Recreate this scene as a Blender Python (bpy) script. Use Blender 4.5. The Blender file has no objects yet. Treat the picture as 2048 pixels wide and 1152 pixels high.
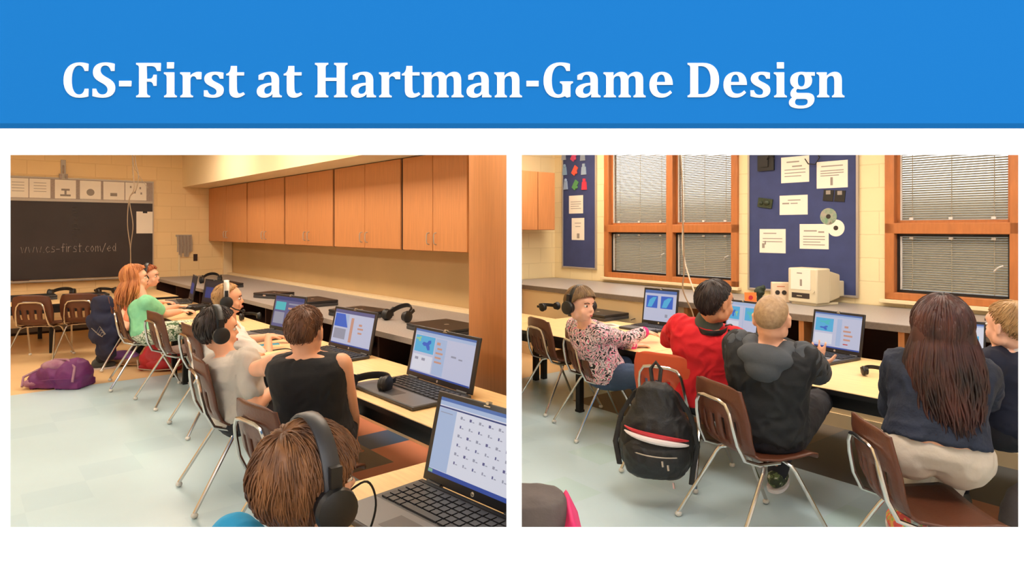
import bpy, bmesh, math, random
from math import pi, sin, cos, radians, atan2, sqrt
from mathutils import Vector as V, Matrix, Euler, noise
R = random.Random(7)
F = 1300.0; HOR = 458.0; EYE = 1.45
COL = bpy.context.scene.collection
# ---------------------------------------------------------------- camera
cam = bpy.data.objects.new('camera', bpy.data.cameras.new('camera')); COL.objects.link(cam)
cam.data.sensor_width = 36; cam.data.lens = F/2048*36
cam.location = (0, 0, EYE); cam.rotation_euler = (pi/2, 0, 0)
cam.data.shift_y = -(576-HOR)/2048; cam.data.clip_start = .05
S = bpy.context.scene; S.camera = cam
S.view_settings.view_transform = 'Standard'; S.view_settings.look = 'None'
S.view_settings.gamma = 1; S.view_settings.exposure = 0
# ---------------------------------------------------------------- places from rays
def ray(px, py): return V(((px-1024)/F, 1, -(py-HOR)/F))
EYEP = V((0, 0, EYE))
def P(px, py, Y): return EYEP + ray(px, py)*Y
def Pz(px, py, z): r = ray(px, py); return EYEP + r*((z-EYE)/r.z)
class Room:
    def __init__(s, vx):
        a = (vx-1024)/F; n = sqrt(a*a+1)
        s.d1 = V((a/n, 1/n, 0)); s.d2 = V((1/n, -a/n, 0))
        s.yv = atan2(-s.d1.y, -s.d1.x)      # frame of walls v = const: x = -d1, y = d2
        s.yu = atan2(s.d2.y, s.d2.x)        # frame of walls u = const: x = d2, y = d1
    def at(s, u, v, z=0): return s.d1*u + s.d2*v + V((0, 0, z))
    def uv(s, p): return p.dot(s.d1), p.dot(s.d2)
    def onv(s, px, py, v):                  # -> (x, z) in the v-wall frame
        r = ray(px, py); t = v/r.dot(s.d2); p = EYEP + r*t; return -p.dot(s.d1), p.z
    def onu(s, px, py, u):
        r = ray(px, py); t = u/r.dot(s.d1); p = EYEP + r*t; return p.dot(s.d2), p.z
LR = Room(-100); RR = Room(0)
CUR = {'room': None}; MADE = []
# ---------------------------------------------------------------- materials
def lin(c): return tuple(((x/255)/12.92 if x/255 <= .04045 else ((x/255+.055)/1.055)**2.4) for x in c)
def mat(name, c, rough=.6, metal=0, var=None, bump=None, emit=0, scale=(1, 1, 1), c2=None, spec=.5, coat=0, sheen=0):
    m = bpy.data.materials.new(name); m.use_nodes = True; nt = m.node_tree; b = nt.nodes['Principled BSDF']
    L = lin(c); b.inputs['Base Color'].default_value = (*L, 1); b.inputs['Roughness'].default_value = rough
    b.inputs['Metallic'].default_value = metal; b.inputs['Specular IOR Level'].default_value = spec
    b.inputs['Coat Weight'].default_value = coat
    b.inputs['Sheen Weight'].default_value = sheen
    if emit:
        b.inputs['Emission Color'].default_value = (*L, 1); b.inputs['Emission Strength'].default_value = emit
        b.inputs['Base Color'].default_value = (0.01, 0.01, 0.01, 1)
    if var or bump:
        tc = nt.nodes.new('ShaderNodeTexCoord'); mp = nt.nodes.new('ShaderNodeMapping'); mp.inputs['Scale'].default_value = scale
        nt.links.new(tc.outputs['Object'], mp.inputs['Vector'])
    if var:
        n = nt.nodes.new('ShaderNodeTexNoise'); n.inputs['Scale'].default_value = var[0]; n.inputs['Detail'].default_value = 6
        nt.links.new(mp.outputs[0], n.inputs['Vector'])
        r = nt.nodes.new('ShaderNodeValToRGB'); k = var[1]
        L2 = lin(c2) if c2 else tuple(x*(1-k) for x in L)
        r.color_ramp.elements[0].position = .32; r.color_ramp.elements[1].position = .68
        r.color_ramp.elements[0].color = (*L2, 1); r.color_ramp.elements[1].color = (*(L if c2 else tuple(min(1, x*(1+k*.6)) for x in L)), 1)
        nt.links.new(n.outputs['Fac'], r.inputs['Fac']); nt.links.new(r.outputs[0], b.inputs['Base Color'])
    if bump:
        n2 = nt.nodes.new('ShaderNodeTexNoise'); n2.inputs['Scale'].default_value = bump[0]; n2.inputs['Detail'].default_value = 5
        nt.links.new(mp.outputs[0], n2.inputs['Vector'])
        bp = nt.nodes.new('ShaderNodeBump'); bp.inputs['Strength'].default_value = bump[1]; bp.inputs['Distance'].default_value = .01
        nt.links.new(n2.outputs['Fac'], bp.inputs['Height']); nt.links.new(bp.outputs[0], b.inputs['Normal'])
    return m
def brickmat(name, c, mortar, w=.4, h=.2):
    m = mat(name, c, .75); nt = m.node_tree; b = nt.nodes['Principled BSDF']
    tc = nt.nodes.new('ShaderNodeTexCoord'); sx = nt.nodes.new('ShaderNodeSeparateXYZ'); cb = nt.nodes.new('ShaderNodeCombineXYZ')
    nt.links.new(tc.outputs['Object'], sx.inputs[0]); nt.links.new(sx.outputs[0], cb.inputs[0]); nt.links.new(sx.outputs[2], cb.inputs[1])
    br = nt.nodes.new('ShaderNodeTexBrick'); nt.links.new(cb.outputs[0], br.inputs['Vector'])
    br.inputs['Scale'].default_value = 1; br.inputs['Brick Width'].default_value = w; br.inputs['Row Height'].default_value = h
    br.inputs['Mortar Size'].default_value = .006; br.inputs['Mortar Smooth'].default_value = .6
    br.inputs['Color1'].default_value = (*lin(c), 1); br.inputs['Color2'].default_value = (*[x*.95 for x in lin(c)], 1)
    br.inputs['Mortar'].default_value = (*lin(mortar), 1)
    nt.links.new(br.outputs['Color'], b.inputs['Base Color'])
    bp = nt.nodes.new('ShaderNodeBump'); bp.inputs['Strength'].default_value = .4; bp.inputs['Distance'].default_value = .004; bp.invert = True
    nt.links.new(br.outputs['Fac'], bp.inputs['Height']); nt.links.new(bp.outputs[0], b.inputs['Normal'])
    return m
def rampmat(name, cols, scale, kind='noise', rough=.8, dist=0, mscale=(1, 1, 1)):
    m = mat(name, cols[0][1], rough); nt = m.node_tree; b = nt.nodes['Principled BSDF']
    tc = nt.nodes.new('ShaderNodeTexCoord'); mp = nt.nodes.new('ShaderNodeMapping'); mp.inputs['Scale'].default_value = mscale
    nt.links.new(tc.outputs['Object'], mp.inputs[0])
    n = nt.nodes.new('ShaderNodeTexNoise' if kind == 'noise' else 'ShaderNodeTexWave'); n.inputs['Scale'].default_value = scale
    n.inputs['Distortion'].default_value = dist
    nt.links.new(mp.outputs[0], n.inputs['Vector'])
    r = nt.nodes.new('ShaderNodeValToRGB'); r.color_ramp.interpolation = 'CONSTANT'
    while len(r.color_ramp.elements) < len(cols): r.color_ramp.elements.new(.5)
    for e, (p, c) in zip(r.color_ramp.elements, cols): e.position = p; e.color = (*lin(c), 1)
    nt.links.new(n.outputs['Fac'], r.inputs['Fac']); nt.links.new(r.outputs[0], b.inputs['Base Color'])
    return m
M = {}
M['board_white'] = mat('board_white', (250, 250, 250), .9, spec=0)
M['board_blue'] = mat('board_blue', (30, 117, 194), .9, spec=0)
M['board_line'] = mat('board_line', (25, 98, 163), .9, spec=0)
M['wall'] = brickmat('painted_block', (242, 208, 154), (230, 194, 140))
M['wallR'] = brickmat('painted_block_pale', (240, 220, 172), (226, 206, 158))
M['plaster'] = mat('plaster', (205, 172, 122), .85, var=(2, .05))
M['soffit'] = mat('soffit_paint', (236, 214, 172), .85, var=(1.5, .04))
M['ceil'] = mat('ceiling_tile', (235, 228, 210), .9, var=(60, .1), bump=(80, .3))
M['partition'] = mat('partition_paint', (225, 205, 165), .85)
M['tileblue'] = mat('floor_blue', (192, 216, 226), .28, var=(1.3, .06), bump=(3, .05))
M['tileblue2'] = mat('floor_blue_b', (186, 211, 222), .28, var=(1.3, .06), bump=(3, .05))
M['tiletan'] = mat('floor_tan', (228, 192, 142), .4, var=(1.5, .08))
M['tilesalmon'] = mat('floor_salmon', (205, 128, 96), .4, var=(2, .08))
M['tilenavy'] = mat('floor_navy', (52, 82, 118), .4, var=(2, .08))
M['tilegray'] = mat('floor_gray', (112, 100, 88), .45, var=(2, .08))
M['tileshade'] = mat('floor_desk_shade', (78, 80, 82), .45, var=(2, .08))
M['tileteal'] = mat('floor_pale_teal', (184, 212, 216), .3, var=(2, .05))
M['cab'] = mat('maple_laminate', (200, 134, 82), .42, var=(7, .10), scale=(9, 9, .5))
M['cabedge'] = mat('cabinet_gap', (40, 22, 14), .7)
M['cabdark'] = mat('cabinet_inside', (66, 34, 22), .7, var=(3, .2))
M['counter'] = mat('counter_grey', (160, 152, 146), .45, var=(90, .12))
M['counterR'] = mat('counter_dark_edge', (120, 108, 98), .5, var=(50, .12))
M['ledge'] = mat('ledge_beige', (236, 212, 170), .6)
M['desk'] = mat('desk_top_maple', (240, 203, 148), .4, var=(5, .10), scale=(1.2, 14, 14))
M['black'] = mat('black_plastic', (22, 21, 22), .45, bump=(120, .05))
M['blackmetal'] = mat('black_metal', (24, 22, 22), .4, metal=.3)
M['brownplastic'] = mat('brown_plastic', (92, 50, 32), .38, var=(8, .08), bump=(90, .12))
M['orangeplastic'] = mat('orange_plastic', (205, 84, 50), .4, var=(8, .06))
M['chrome'] = mat('chrome', (205, 200, 195), .18, metal=1)
M['glide'] = mat('glide_white', (215, 212, 205), .5)
M['laptop'] = mat('laptop_dark', (58, 58, 62), .42, var=(40, .06))
M['laptop_lid'] = mat('laptop_lid_black', (30, 30, 34), .35, bump=(150, .03))
M['palm'] = mat('laptop_palmrest', (104, 104, 108), .4, metal=.2)
M['key'] = mat('laptop_key', (38, 38, 42), .5)
M['silver'] = mat('silver_detail', (200, 202, 205), .25, metal=.8)
M['paper'] = mat('paper_white', (238, 228, 212), .8, var=(4, .03))
M['papergrey'] = mat('print_grey', (150, 140, 130), .8)
M['chalkboard'] = mat('chalkboard', (48, 38, 38), .55, var=(2.2, .22))
M['chalk'] = mat('chalk', (176, 164, 158), .95, var=(60, .45))
M['chalkfaint'] = mat('chalk_faint', (86, 76, 74), .95, var=(60, .4))
M['alum'] = mat('aluminium_rail', (178, 166, 152), .45, metal=.35)
M['tackstrip'] = mat('tack_strip', (166, 150, 140), .8, var=(60, .15))
M['cable'] = mat('cable_grey', (150, 128, 104), .6)
M['cableblk'] = mat('cable_black', (20, 19, 20), .5)
M['navyfelt'] = mat('bulletin_navy', (58, 68, 112), .85, var=(7, .12), bump=(5, .4))
M['winwood'] = mat('window_oak', (184, 112, 60), .42, var=(6, .12), scale=(6, 6, 1))
M['beigepc'] = mat('computer_beige', (214, 202, 172), .5)
M['slotdark'] = mat('slot_dark', (50, 40, 34), .7)
def emis(n, c, e=1.0):
    M[n] = mat(n, c, .5, emit=e)
for n, c in dict(s_bg=(196, 200, 226), s_white=(222, 224, 238), s_blue=(28, 96, 205), s_navy=(24, 52, 120), s_cyan=(70, 178, 226), s_teal=(60, 190, 200), s_orange=(206, 150, 130), s_green=(150, 205, 150), s_bar=(70, 110, 180), s_pale=(170, 190, 225), s_grey=(150, 152, 172), s_dim=(86, 88, 140), s_red=(200, 60, 60), s_task=(24, 70, 160), s_black=(26, 24, 40)).items(): emis(n, c, .8)
M['lamp'] = mat('lamp_diffuser', (255, 238, 216), .5, emit=17)
M['lampR'] = mat('lamp_diffuser_cool', (255, 242, 226), .5, emit=16)
# ---------------------------------------------------------------- mesh tools
def thing(name, label, cat, loc=(0, 0, 0), yaw=0, group=None):
    o = bpy.data.objects.new(name, None); COL.objects.link(o); o.empty_display_size = .1
    o.location = loc; o.rotation_euler = (0, 0, yaw); tag(o, label, cat, group); return o
def tag(o, label, cat, group=None, kind=None):
    if label: o['label'] = label
    if cat: o['category'] = cat
    if group: o['group'] = group
    if kind: o['kind'] = kind
    return o
def linkmesh(name, me, mats, parent=None, smooth=True, sharp=35, bevel=0, label=None):
    if not isinstance(mats, (list, tuple)): mats = [mats]
    for m in mats: me.materials.append(M[m] if isinstance(m, str) else m)
    if smooth:
        me.shade_smooth()
        if sharp: me.set_sharp_from_angle(angle=radians(sharp))
    o = bpy.data.objects.new(name, me); COL.objects.link(o)
    if parent: o.parent = parent
    if bevel:
        b = o.modifiers.new('bevel', 'BEVEL'); b.width = bevel; b.segments = 2; b.limit_method = 'ANGLE'; b.angle_limit = radians(40)
    if label: o['label'] = label
    MADE.append((o, CUR['room'])); return o
class B:
    """collects shapes, then links them as one mesh object"""
    def __init__(s): s.bm = bmesh.new(); s.mi = 0
    def _t(s, vs, mtx):
        if mtx is not None: bmesh.ops.transform(s.bm, matrix=mtx, verts=vs)
        return vs
    def _fin(s, vs, mtx):
        for f in {f for v in vs for f in v.link_faces}: f.material_index = s.mi
        return s._t(vs, mtx)
    def box(s, x0, x1, y0, y1, z0, z1, mtx=None, taper=None):
        g = bmesh.ops.create_cube(s.bm, size=1)['verts']
        for v in g:
            k = 1
            if taper and v.co.z > 0: k = taper
            v.co = V(((x0+x1)/2+v.co.x*(x1-x0)*k, (y0+y1)/2+v.co.y*(y1-y0)*k, (z0+z1)/2+v.co.z*(z1-z0)))
        return s._fin(g, mtx)
    def ell(s, c, r, rot=None, seg=16, rings=10):
        g = bmesh.ops.create_uvsphere(s.bm, u_segments=seg, v_segments=rings, radius=1)['verts']
        m = Matrix.Translation(c) @ (rot.to_4x4() if rot else Matrix.Identity(4)) @ Matrix.Diagonal((r[0], r[1], r[2], 1))
        return s._fin(g, m)
    def cone(s, a, b, ra, rb, seg=14, cap=True):
        a = V(a); b = V(b); d = b-a; L = d.length
        if L < 1e-6: return
        g = bmesh.ops.create_cone(s.bm, cap_ends=cap, segments=seg, radius1=ra, radius2=rb, depth=L)['verts']
        return s._fin(g, Matrix.Translation((a+b)/2) @ d.to_track_quat('Z', 'Y').to_matrix().to_4x4())
    def chain(s, pts, rs, seg=14):
        for p, r in zip(pts, rs): s.ell(p, (r, r, r), None, seg, max(6, seg//2+1))
        for i in range(len(pts)-1): s.cone(pts[i], pts[i+1], rs[i], rs[i+1], seg)
    def tube(s, pts, r, seg=8, closed=False, rs=None):
        pts = [V(p) for p in pts]; n = len(pts); rings = []; prev = None
        for i, p in enumerate(pts):
            t = (pts[min(i+1, n-1)]-pts[max(i-1, 0)]).normalized()
            if prev is None:
                x = t.orthogonal().normalized()
            else:
                x = prev - t*prev.dot(t)
                x = x.normalized() if x.length > 1e-5 else t.orthogonal().normalized()
            prev = x; y = t.cross(x); rr = rs[i] if rs else r
            rings.append([s.bm.verts.new(p+(x*cos(2*pi*k/seg)+y*sin(2*pi*k/seg))*rr) for k in range(seg)])
        for i in range(n-1):
            for k in range(seg):
                f = s.bm.faces.new((rings[i][k], rings[i][(k+1) % seg], rings[i+1][(k+1) % seg], rings[i+1][k])); f.material_index = s.mi
        for rg in (list(reversed(rings[0])), rings[-1]):
            f = s.bm.faces.new(rg); f.material_index = s.mi
    def loft(s, secs, seg=20, power=2.0):
        """secs: (centre, xdir, ydir, rx, ry)"""
        rings = []
        for c, xd, yd, rx, ry in secs:
            rg = []
            for k in range(seg):
                a = 2*pi*k/seg; ca, sa = cos(a), sin(a); e = 2/power
                rg.append(s.bm.verts.new(V(c)+xd*rx*abs(ca)**e*(1 if ca >= 0 else -1)+yd*ry*abs(sa)**e*(1 if sa >= 0 else -1)))
            rings.append(rg)
        fs = []
        for i in range(len(rings)-1):
            for k in range(seg): fs.append(s.bm.faces.new((rings[i][k], rings[i][(k+1) % seg], rings[i+1][(k+1) % seg], rings[i+1][k])))
        fs.append(s.bm.faces.new(list(reversed(rings[0])))); fs.append(s.bm.faces.new(rings[-1]))
        for f in fs: f.material_index = s.mi
        bmesh.ops.recalc_face_normals(s.bm, faces=fs)
    def prism(s, pts, y0, y1, mtx=None):
        """polygon in x,z extruded over y"""
        a = [s.bm.verts.new((x, y0, z)) for x, z in pts]; b = [s.bm.verts.new((x, y1, z)) for x, z in pts]
        n = len(pts); fs = [s.bm.faces.new(a), s.bm.faces.new(list(reversed(b)))]
        for i in range(n): fs.append(s.bm.faces.new((a[i], b[i], b[(i+1) % n], a[(i+1) % n])))
        for f in fs: f.material_index = s.mi
        bmesh.ops.recalc_face_normals(s.bm, faces=fs)
        return s._t(a+b, mtx)
    def build(s, name, mats, parent=None, smooth=True, sharp=35, bevel=0, label=None, off=None):
        if off is not None: bmesh.ops.translate(s.bm, vec=-V(off), verts=s.bm.verts)
        me = bpy.data.meshes.new(name); s.bm.to_mesh(me); s.bm.free()
        return linkmesh(name, me, mats, parent, smooth, sharp, bevel, label)
def fuse(b, voxel, smooth=6, wrinkle=None, off=None, decimate=None):
    """union of overlapping closed shapes as one continuous skin"""
    if off is not None: bmesh.ops.translate(b.bm, vec=-V(off), verts=b.bm.verts)
    me = bpy.data.meshes.new('t'); b.bm.to_mesh(me); b.bm.free()
    o = bpy.data.objects.new('t', me); COL.objects.link(o)
    m = o.modifiers.new('r', 'REMESH'); m.mode = 'VOXEL'; m.voxel_size = voxel
    if smooth:
        q = o.modifiers.new('s', 'SMOOTH'); q.iterations = smooth; q.factor = .5
    dg = bpy.context.evaluated_depsgraph_get(); dg.update()
    out = bpy.data.meshes.new_from_object(o.evaluated_get(dg))
    bpy.data.objects.remove(o); bpy.data.meshes.remove(me)
    if wrinkle:
        amp, sc, seed = wrinkle
        ns = [v.normal.copy() for v in out.vertices]
        for v, n in zip(out.vertices, ns):
            q = v.co*sc + V((seed, seed*.7, 0)); q.z *= .8
            w = 1-abs(noise.noise(q+V((noise.noise(q*.7), noise.noise(q*.7+V((5, 5, 5))), 0))*1.4))*2
            v.co += n*amp*(w-.35)
    return out
def text(s, size, extrude, parent, name, m, mtx, thin=0, mx=None):
    c = bpy.data.curves.new('t', 'FONT'); c.body = s; c.size = size; c.extrude = extrude; c.offset = thin; c.align_x = 'CENTER'
    o = bpy.data.objects.new('t', c); COL.objects.link(o); dg = bpy.context.evaluated_depsgraph_get(); dg.update()
    me = bpy.data.meshes.new_from_object(o.evaluated_get(dg)); bpy.data.objects.remove(o)
    me.transform(mtx)
    return linkmesh(name, me, m, parent, smooth=False)
FRONT = Matrix.Rotation(pi/2, 4, 'X')      # text plane xy -> xz facing -y
def copy_tree(o, parent=None):
    c = o.copy(); COL.objects.link(c); c.parent = parent
    if c.type == 'MESH': MADE.append((c, CUR['room']))
    for ch in list(o.children): copy_tree(ch, c)
    return c
def struct(o): o['kind'] = 'structure'; return o
def sbox(name, room, kind, plane, a0, a1, z0, z1, th, m, st=True, parent=None, bevel=0):
    b = B(); b.box(a0, a1, 0, th, z0, z1)
    o = b.build(name, m, None, smooth=False, bevel=bevel)
    o.location = (room.d2 if kind == 'v' else room.d1)*plane; o.rotation_euler = (0, 0, room.yv if kind == 'v' else room.yu)
    if st: struct(o)
    return o

# ================================================================ the presentation wall
YB = 1.05; TB = .02
def bx(px): return (px-1024)*YB/F
def bz(py): return EYE-(py-HOR)*YB/F
XL, XR, ZT = -3.6, 6.5, 2.75
wx = [XL, bx(21), bx(1013), bx(1043.5), bx(2036.5), XR]
z1, z0 = bz(310), bz(1054)
b = B()
def slab(x0, x1, za, zb_, e):       # e: which edges (l, r, b, t) splay away from an opening
    vs = b.box(x0, x1, YB, YB+TB, za, zb_)
    for v in vs:
        if v.co.y > YB+TB/2:
            if 'l' in e and v.co.x < (x0+x1)/2: v.co.x += .004 if x0 < -.1 or x0 > .1 else .004
            if 'r' in e and v.co.x > (x0+x1)/2: v.co.x -= .03 if x1 < -.1 else .004
            if 'b' in e and v.co.z < (za+zb_)/2: v.co.z += .012
            if 't' in e and v.co.z > (za+zb_)/2: v.co.z -= .02
            if 'L' in e and v.co.x < (x0+x1)/2: v.co.x += .03
slab(XL, XR, z1, bz(257), 'b')
slab(XL, XR, 0, z0, 't')
slab(wx[0], wx[1], z0, z1, 'r'); slab(wx[2], wx[3], z0, z1, 'lr'); slab(wx[4], wx[5], z0, z1, 'L')
wf = struct(b.build('wall_front', 'board_white', smooth=False))
hb = B(); hb.box(XL, XR, YB, YB+TB, bz(246.5), ZT); hb = struct(hb.build('trim_1', 'board_blue', smooth=False)); hb['label'] = 'bright blue header band across the top of the white display wall'
hl = B(); hl.box(XL, XR, YB, YB+TB, bz(257), bz(246.5)); struct(hl.build('trim_2', 'board_line', smooth=False))
G = dict(
 C="M 345 142 L 345 216 L 308 216 C 298 180 280 160 250 160 C 200 160 174 220 174 312 C 174 405 200 457 250 457 C 282 457 300 437 308 398 L 345 398 L 345 477 C 315 486 285 490 250 490 C 150 490 92 420 92 312 C 92 200 155 129 255 129 C 290 129 318 134 345 142 Z",
 S="M 613 142 L 613 216 L 577 216 C 567 178 548 160 518 160 C 488 160 468 180 468 208 C 468 240 490 258 530 280 C 590 312 619 340 619 390 C 619 450 575 490 495 490 C 455 490 420 484 388 474 L 388 398 L 424 398 C 432 435 455 457 490 457 C 522 457 543 438 543 408 C 543 378 520 358 478 336 C 425 308 393 282 393 228 C 393 168 440 129 520 129 C 555 129 585 134 613 142 Z",
 hy="M 660 317 L 785 317 L 785 374 L 660 374 Z",
 F="M 835 134 L 1086 134 L 1086 216 L 1048 216 C 1040 185 1025 166 990 166 L 943 166 L 943 296 L 975 296 C 998 296 1006 280 1012 255 L 1043 255 L 1043 368 L 1012 368 C 1006 340 995 326 972 326 L 943 326 L 943 440 C 943 458 955 464 975 469 L 975 486 L 835 486 L 835 469 C 855 464 864 456 864 440 L 864 185 C 864 165 855 156 835 151 Z",
 i="M 1150 127 L 1221 127 L 1221 191 L 1150 191 Z M 1119 230 L 1224 230 L 1224 440 C 1224 458 1232 464 1250 470 L 1250 486 L 1121 486 L 1121 470 C 1140 464 1148 456 1148 440 L 1148 285 C 1148 260 1138 252 1119 246 Z",
 r="M 1285 230 L 1387 230 L 1384 268 C 1410 240 1440 225 1475 225 C 1486 225 1495 227 1502 229 L 1502 301 L 1454 301 C 1448 280 1436 270 1420 270 C 1402 270 1388 285 1388 310 L 1388 440 C 1388 458 1396 465 1415 470 L 1415 486 L 1287 486 L 1287 470 C 1304 464 1312 456 1312 440 L 1312 285 C 1312 262 1304 252 1285 246 Z",
 s="M 1726 234 L 1726 295 L 1690 295 C 1682 268 1665 254 1643 254 C 1620 254 1606 266 1606 284 C 1606 305 1622 316 1655 332 C 1705 356 1730 372 1730 412 C 1730 462 1690 490 1625 490 C 1590 490 1555 484 1528 475 L 1528 414 L 1563 414 C 1570 445 1590 461 1618 461 C 1645 461 1658 448 1658 428 C 1658 408 1645 398 1610 380 C 1560 356 1532 338 1532 296 C 1532 252 1570 225 1640 225 C 1672 225 1700 228 1726 234 Z",
 t="M 1804 165 L 1864 165 L 1864 230 L 1938 230 L 1938 262 L 1864 262 L 1864 385 C 1864 425 1872 447 1892 447 C 1905 447 1918 442 1930 433 L 1947 454 C 1920 478 1890 490 1862 490 C 1812 490 1788 462 1788 412 L 1788 262 L 1757 262 L 1757 246 C 1790 236 1800 215 1804 165 Z",
 a="M 90 306 L 90 260 C 125 238 170 225 212 225 C 270 225 299 255 299 310 L 299 430 C 299 455 305 464 327 469 L 327 486 L 231 486 L 234 450 C 210 478 180 490 148 490 C 100 490 72 465 72 425 C 72 375 120 342 224 337 L 224 315 C 224 272 210 254 183 254 C 160 254 146 270 138 306 Z M 224 362 C 172 368 147 388 147 420 C 147 440 158 451 178 451 C 205 451 224 432 224 405 Z",
 H="M 667 134 L 803 134 L 803 151 C 783 156 775 163 775 185 L 775 286 L 890 286 L 890 185 C 890 163 882 156 863 151 L 863 134 L 999 134 L 999 151 C 979 156 971 163 971 185 L 971 435 C 971 456 980 464 999 469 L 999 486 L 863 486 L 863 469 C 882 464 890 456 890 435 L 890 318 L 775 318 L 775 435 C 775 456 783 464 803 469 L 803 486 L 667 486 L 667 469 C 687 464 695 456 695 435 L 695 185 C 695 163 687 156 667 151 Z",
 n="M 557 230 L 660 230 L 657 268 C 685 240 710 225 740 225 C 790 225 813 255 813 310 L 813 435 C 813 456 820 464 840 470 L 840 486 L 714 486 L 714 470 C 730 464 738 456 738 440 L 738 330 C 738 285 730 267 706 267 C 682 267 660 282 660 312 L 660 440 C 660 456 668 464 685 470 L 685 486 L 561 486 L 561 470 C 578 464 585 456 585 440 L 585 285 C 585 262 576 252 557 246 Z",
 m="M 0 230 L 103 230 L 100 268 C 128 240 152 225 182 225 C 215 225 238 240 250 268 C 278 240 305 225 335 225 C 383 225 406 255 406 310 L 406 435 C 406 456 412 464 431 470 L 431 486 L 307 486 L 307 470 C 323 464 331 456 331 440 L 331 330 C 331 285 322 267 298 267 C 275 267 255 282 255 312 L 255 440 C 255 456 262 464 279 470 L 279 486 L 155 486 L 155 470 C 170 464 178 456 178 440 L 178 330 C 178 285 170 267 148 267 C 123 267 103 282 103 312 L 103 440 C 103 456 110 464 127 470 L 127 486 L 4 486 L 4 470 C 20 464 28 456 28 440 L 28 285 C 28 262 19 252 0 246 Z",
 G="M 1330 144 L 1330 216 L 1293 216 C 1283 180 1265 160 1230 160 C 1175 160 1144 220 1144 312 C 1144 408 1170 457 1212 457 C 1240 457 1254 440 1254 405 L 1254 370 C 1254 350 1245 343 1228 340 L 1228 323 L 1361 323 L 1361 340 C 1343 344 1335 350 1335 375 L 1335 480 L 1300 489 L 1278 474 C 1255 485 1230 490 1205 490 C 1110 490 1060 420 1060 312 C 1060 200 1125 129 1230 129 C 1268 129 1300 134 1330 144 Z",
 e="M 247 326 C 249 385 268 408 308 408 C 332 408 352 398 372 378 L 390 398 C 360 430 330 445 290 445 C 220 445 180 400 180 325 C 180 250 225 205 297 205 C 365 205 397 250 397 326 Z M 248 299 L 326 299 C 326 252 314 230 291 230 C 267 230 251 255 248 299 Z",
 D="M 535 122 L 680 122 C 775 122 827 180 827 278 C 827 385 775 441 680 441 L 535 441 L 535 425 C 553 420 560 412 560 395 L 560 168 C 560 150 553 142 535 138 Z M 633 151 L 633 412 L 665 412 C 720 412 750 365 750 280 C 750 195 715 151 660 151 Z",
 g="M 1717 208 L 1717 241 L 1678 240 C 1687 252 1692 268 1692 284 C 1692 335 1655 367 1590 367 C 1577 367 1567 365 1557 362 C 1548 368 1544 376 1544 384 C 1544 396 1552 401 1572 401 L 1640 401 C 1690 401 1714 420 1714 458 C 1714 510 1665 546 1590 546 C 1515 546 1478 528 1478 492 C 1478 472 1488 456 1508 444 C 1497 435 1492 424 1492 408 C 1492 388 1505 366 1528 351 C 1503 338 1490 315 1490 285 C 1490 235 1530 205 1592 205 C 1612 205 1630 210 1650 208 Z M 1559 286 C 1559 322 1568 341 1592 341 C 1616 341 1627 322 1627 286 C 1627 250 1616 229 1592 229 C 1568 229 1559 250 1559 286 Z M 1550 456 C 1538 464 1533 474 1533 487 C 1533 510 1550 519 1590 519 C 1632 519 1653 508 1653 484 C 1653 464 1644 456 1620 456 Z")
A5, A4 = 5.12, 2048/440
GX = dict(C=(92, A5), S=(388, A5), hy=(660, A5), F=(835, A5), i=(1119, A5), r=(1285, A5), s=(1528, A5), t=(1757, A5), a=(72, A5), H=(667, A5), n=(557, A5), m=(0, A5), G=(1060, A5), e=(180, A4), D=(535, A4), g=(1478, A4))
def glyph(k):
    x0, sc = GX[k]; tk = G[k].split(); i = 0; out = []; cur = None
    while i < len(tk):
        c = tk[i]; i += 1
        if c == 'Z': out.append(cur); cur = None; continue
        n = {'M': 1, 'L': 1, 'C': 3}[c]; p = [(float(tk[i+2*j]), float(tk[i+2*j+1])) for j in range(n)]; i += 2*n
        p = [((x-x0)/sc, 100+y/sc) for x, y in p]
        if c == 'M': cur = [p[0]]
        elif c == 'L': cur.append(p[0])
        else:
            q = cur[-1]
            for j in range(1, 9):
                t = j/8; u = 1-t
                cur.append(tuple(u**3*q[d]+3*u*u*t*p[0][d]+3*u*t*t*p[1][d]+t**3*p[2][d] for d in (0, 1)))
    return out
title = [('C', 110+92/A5), ('S', 110+388/A5), ('hy', 110+660/A5), ('F', 110+835/A5), ('i', 110+1119/A5), ('r', 110+1285/A5), ('s', 110+1528/A5), ('t', 110+1757/A5),
 ('a', 500+72/A5), ('t', 500+348/A5), ('H', 500+667/A5), ('a', 500+1036/A5), ('r', 500+1322/A5), ('t', 500+1556/A5), ('m', 500+1757/A5), ('a', 880+272/A5), ('n', 880+557/A5),
 ('hy', 880+885/A5), ('G', 880+1060/A5), ('a', 880+1388/A5), ('m', 880+1673/A5), ('e', 1260+180/A4), ('D', 1260+535/A4), ('e', 1260+869/A4), ('s', 1260+1120/A4), ('i', 1260+1338/A4), ('g', 1260+1478/A4), ('n', 1260+1736/A4)]
tt = thing('title_lettering', 'large white serif title lettering on the blue header band', 'lettering', (bx(907), YB, bz(195)))
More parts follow.
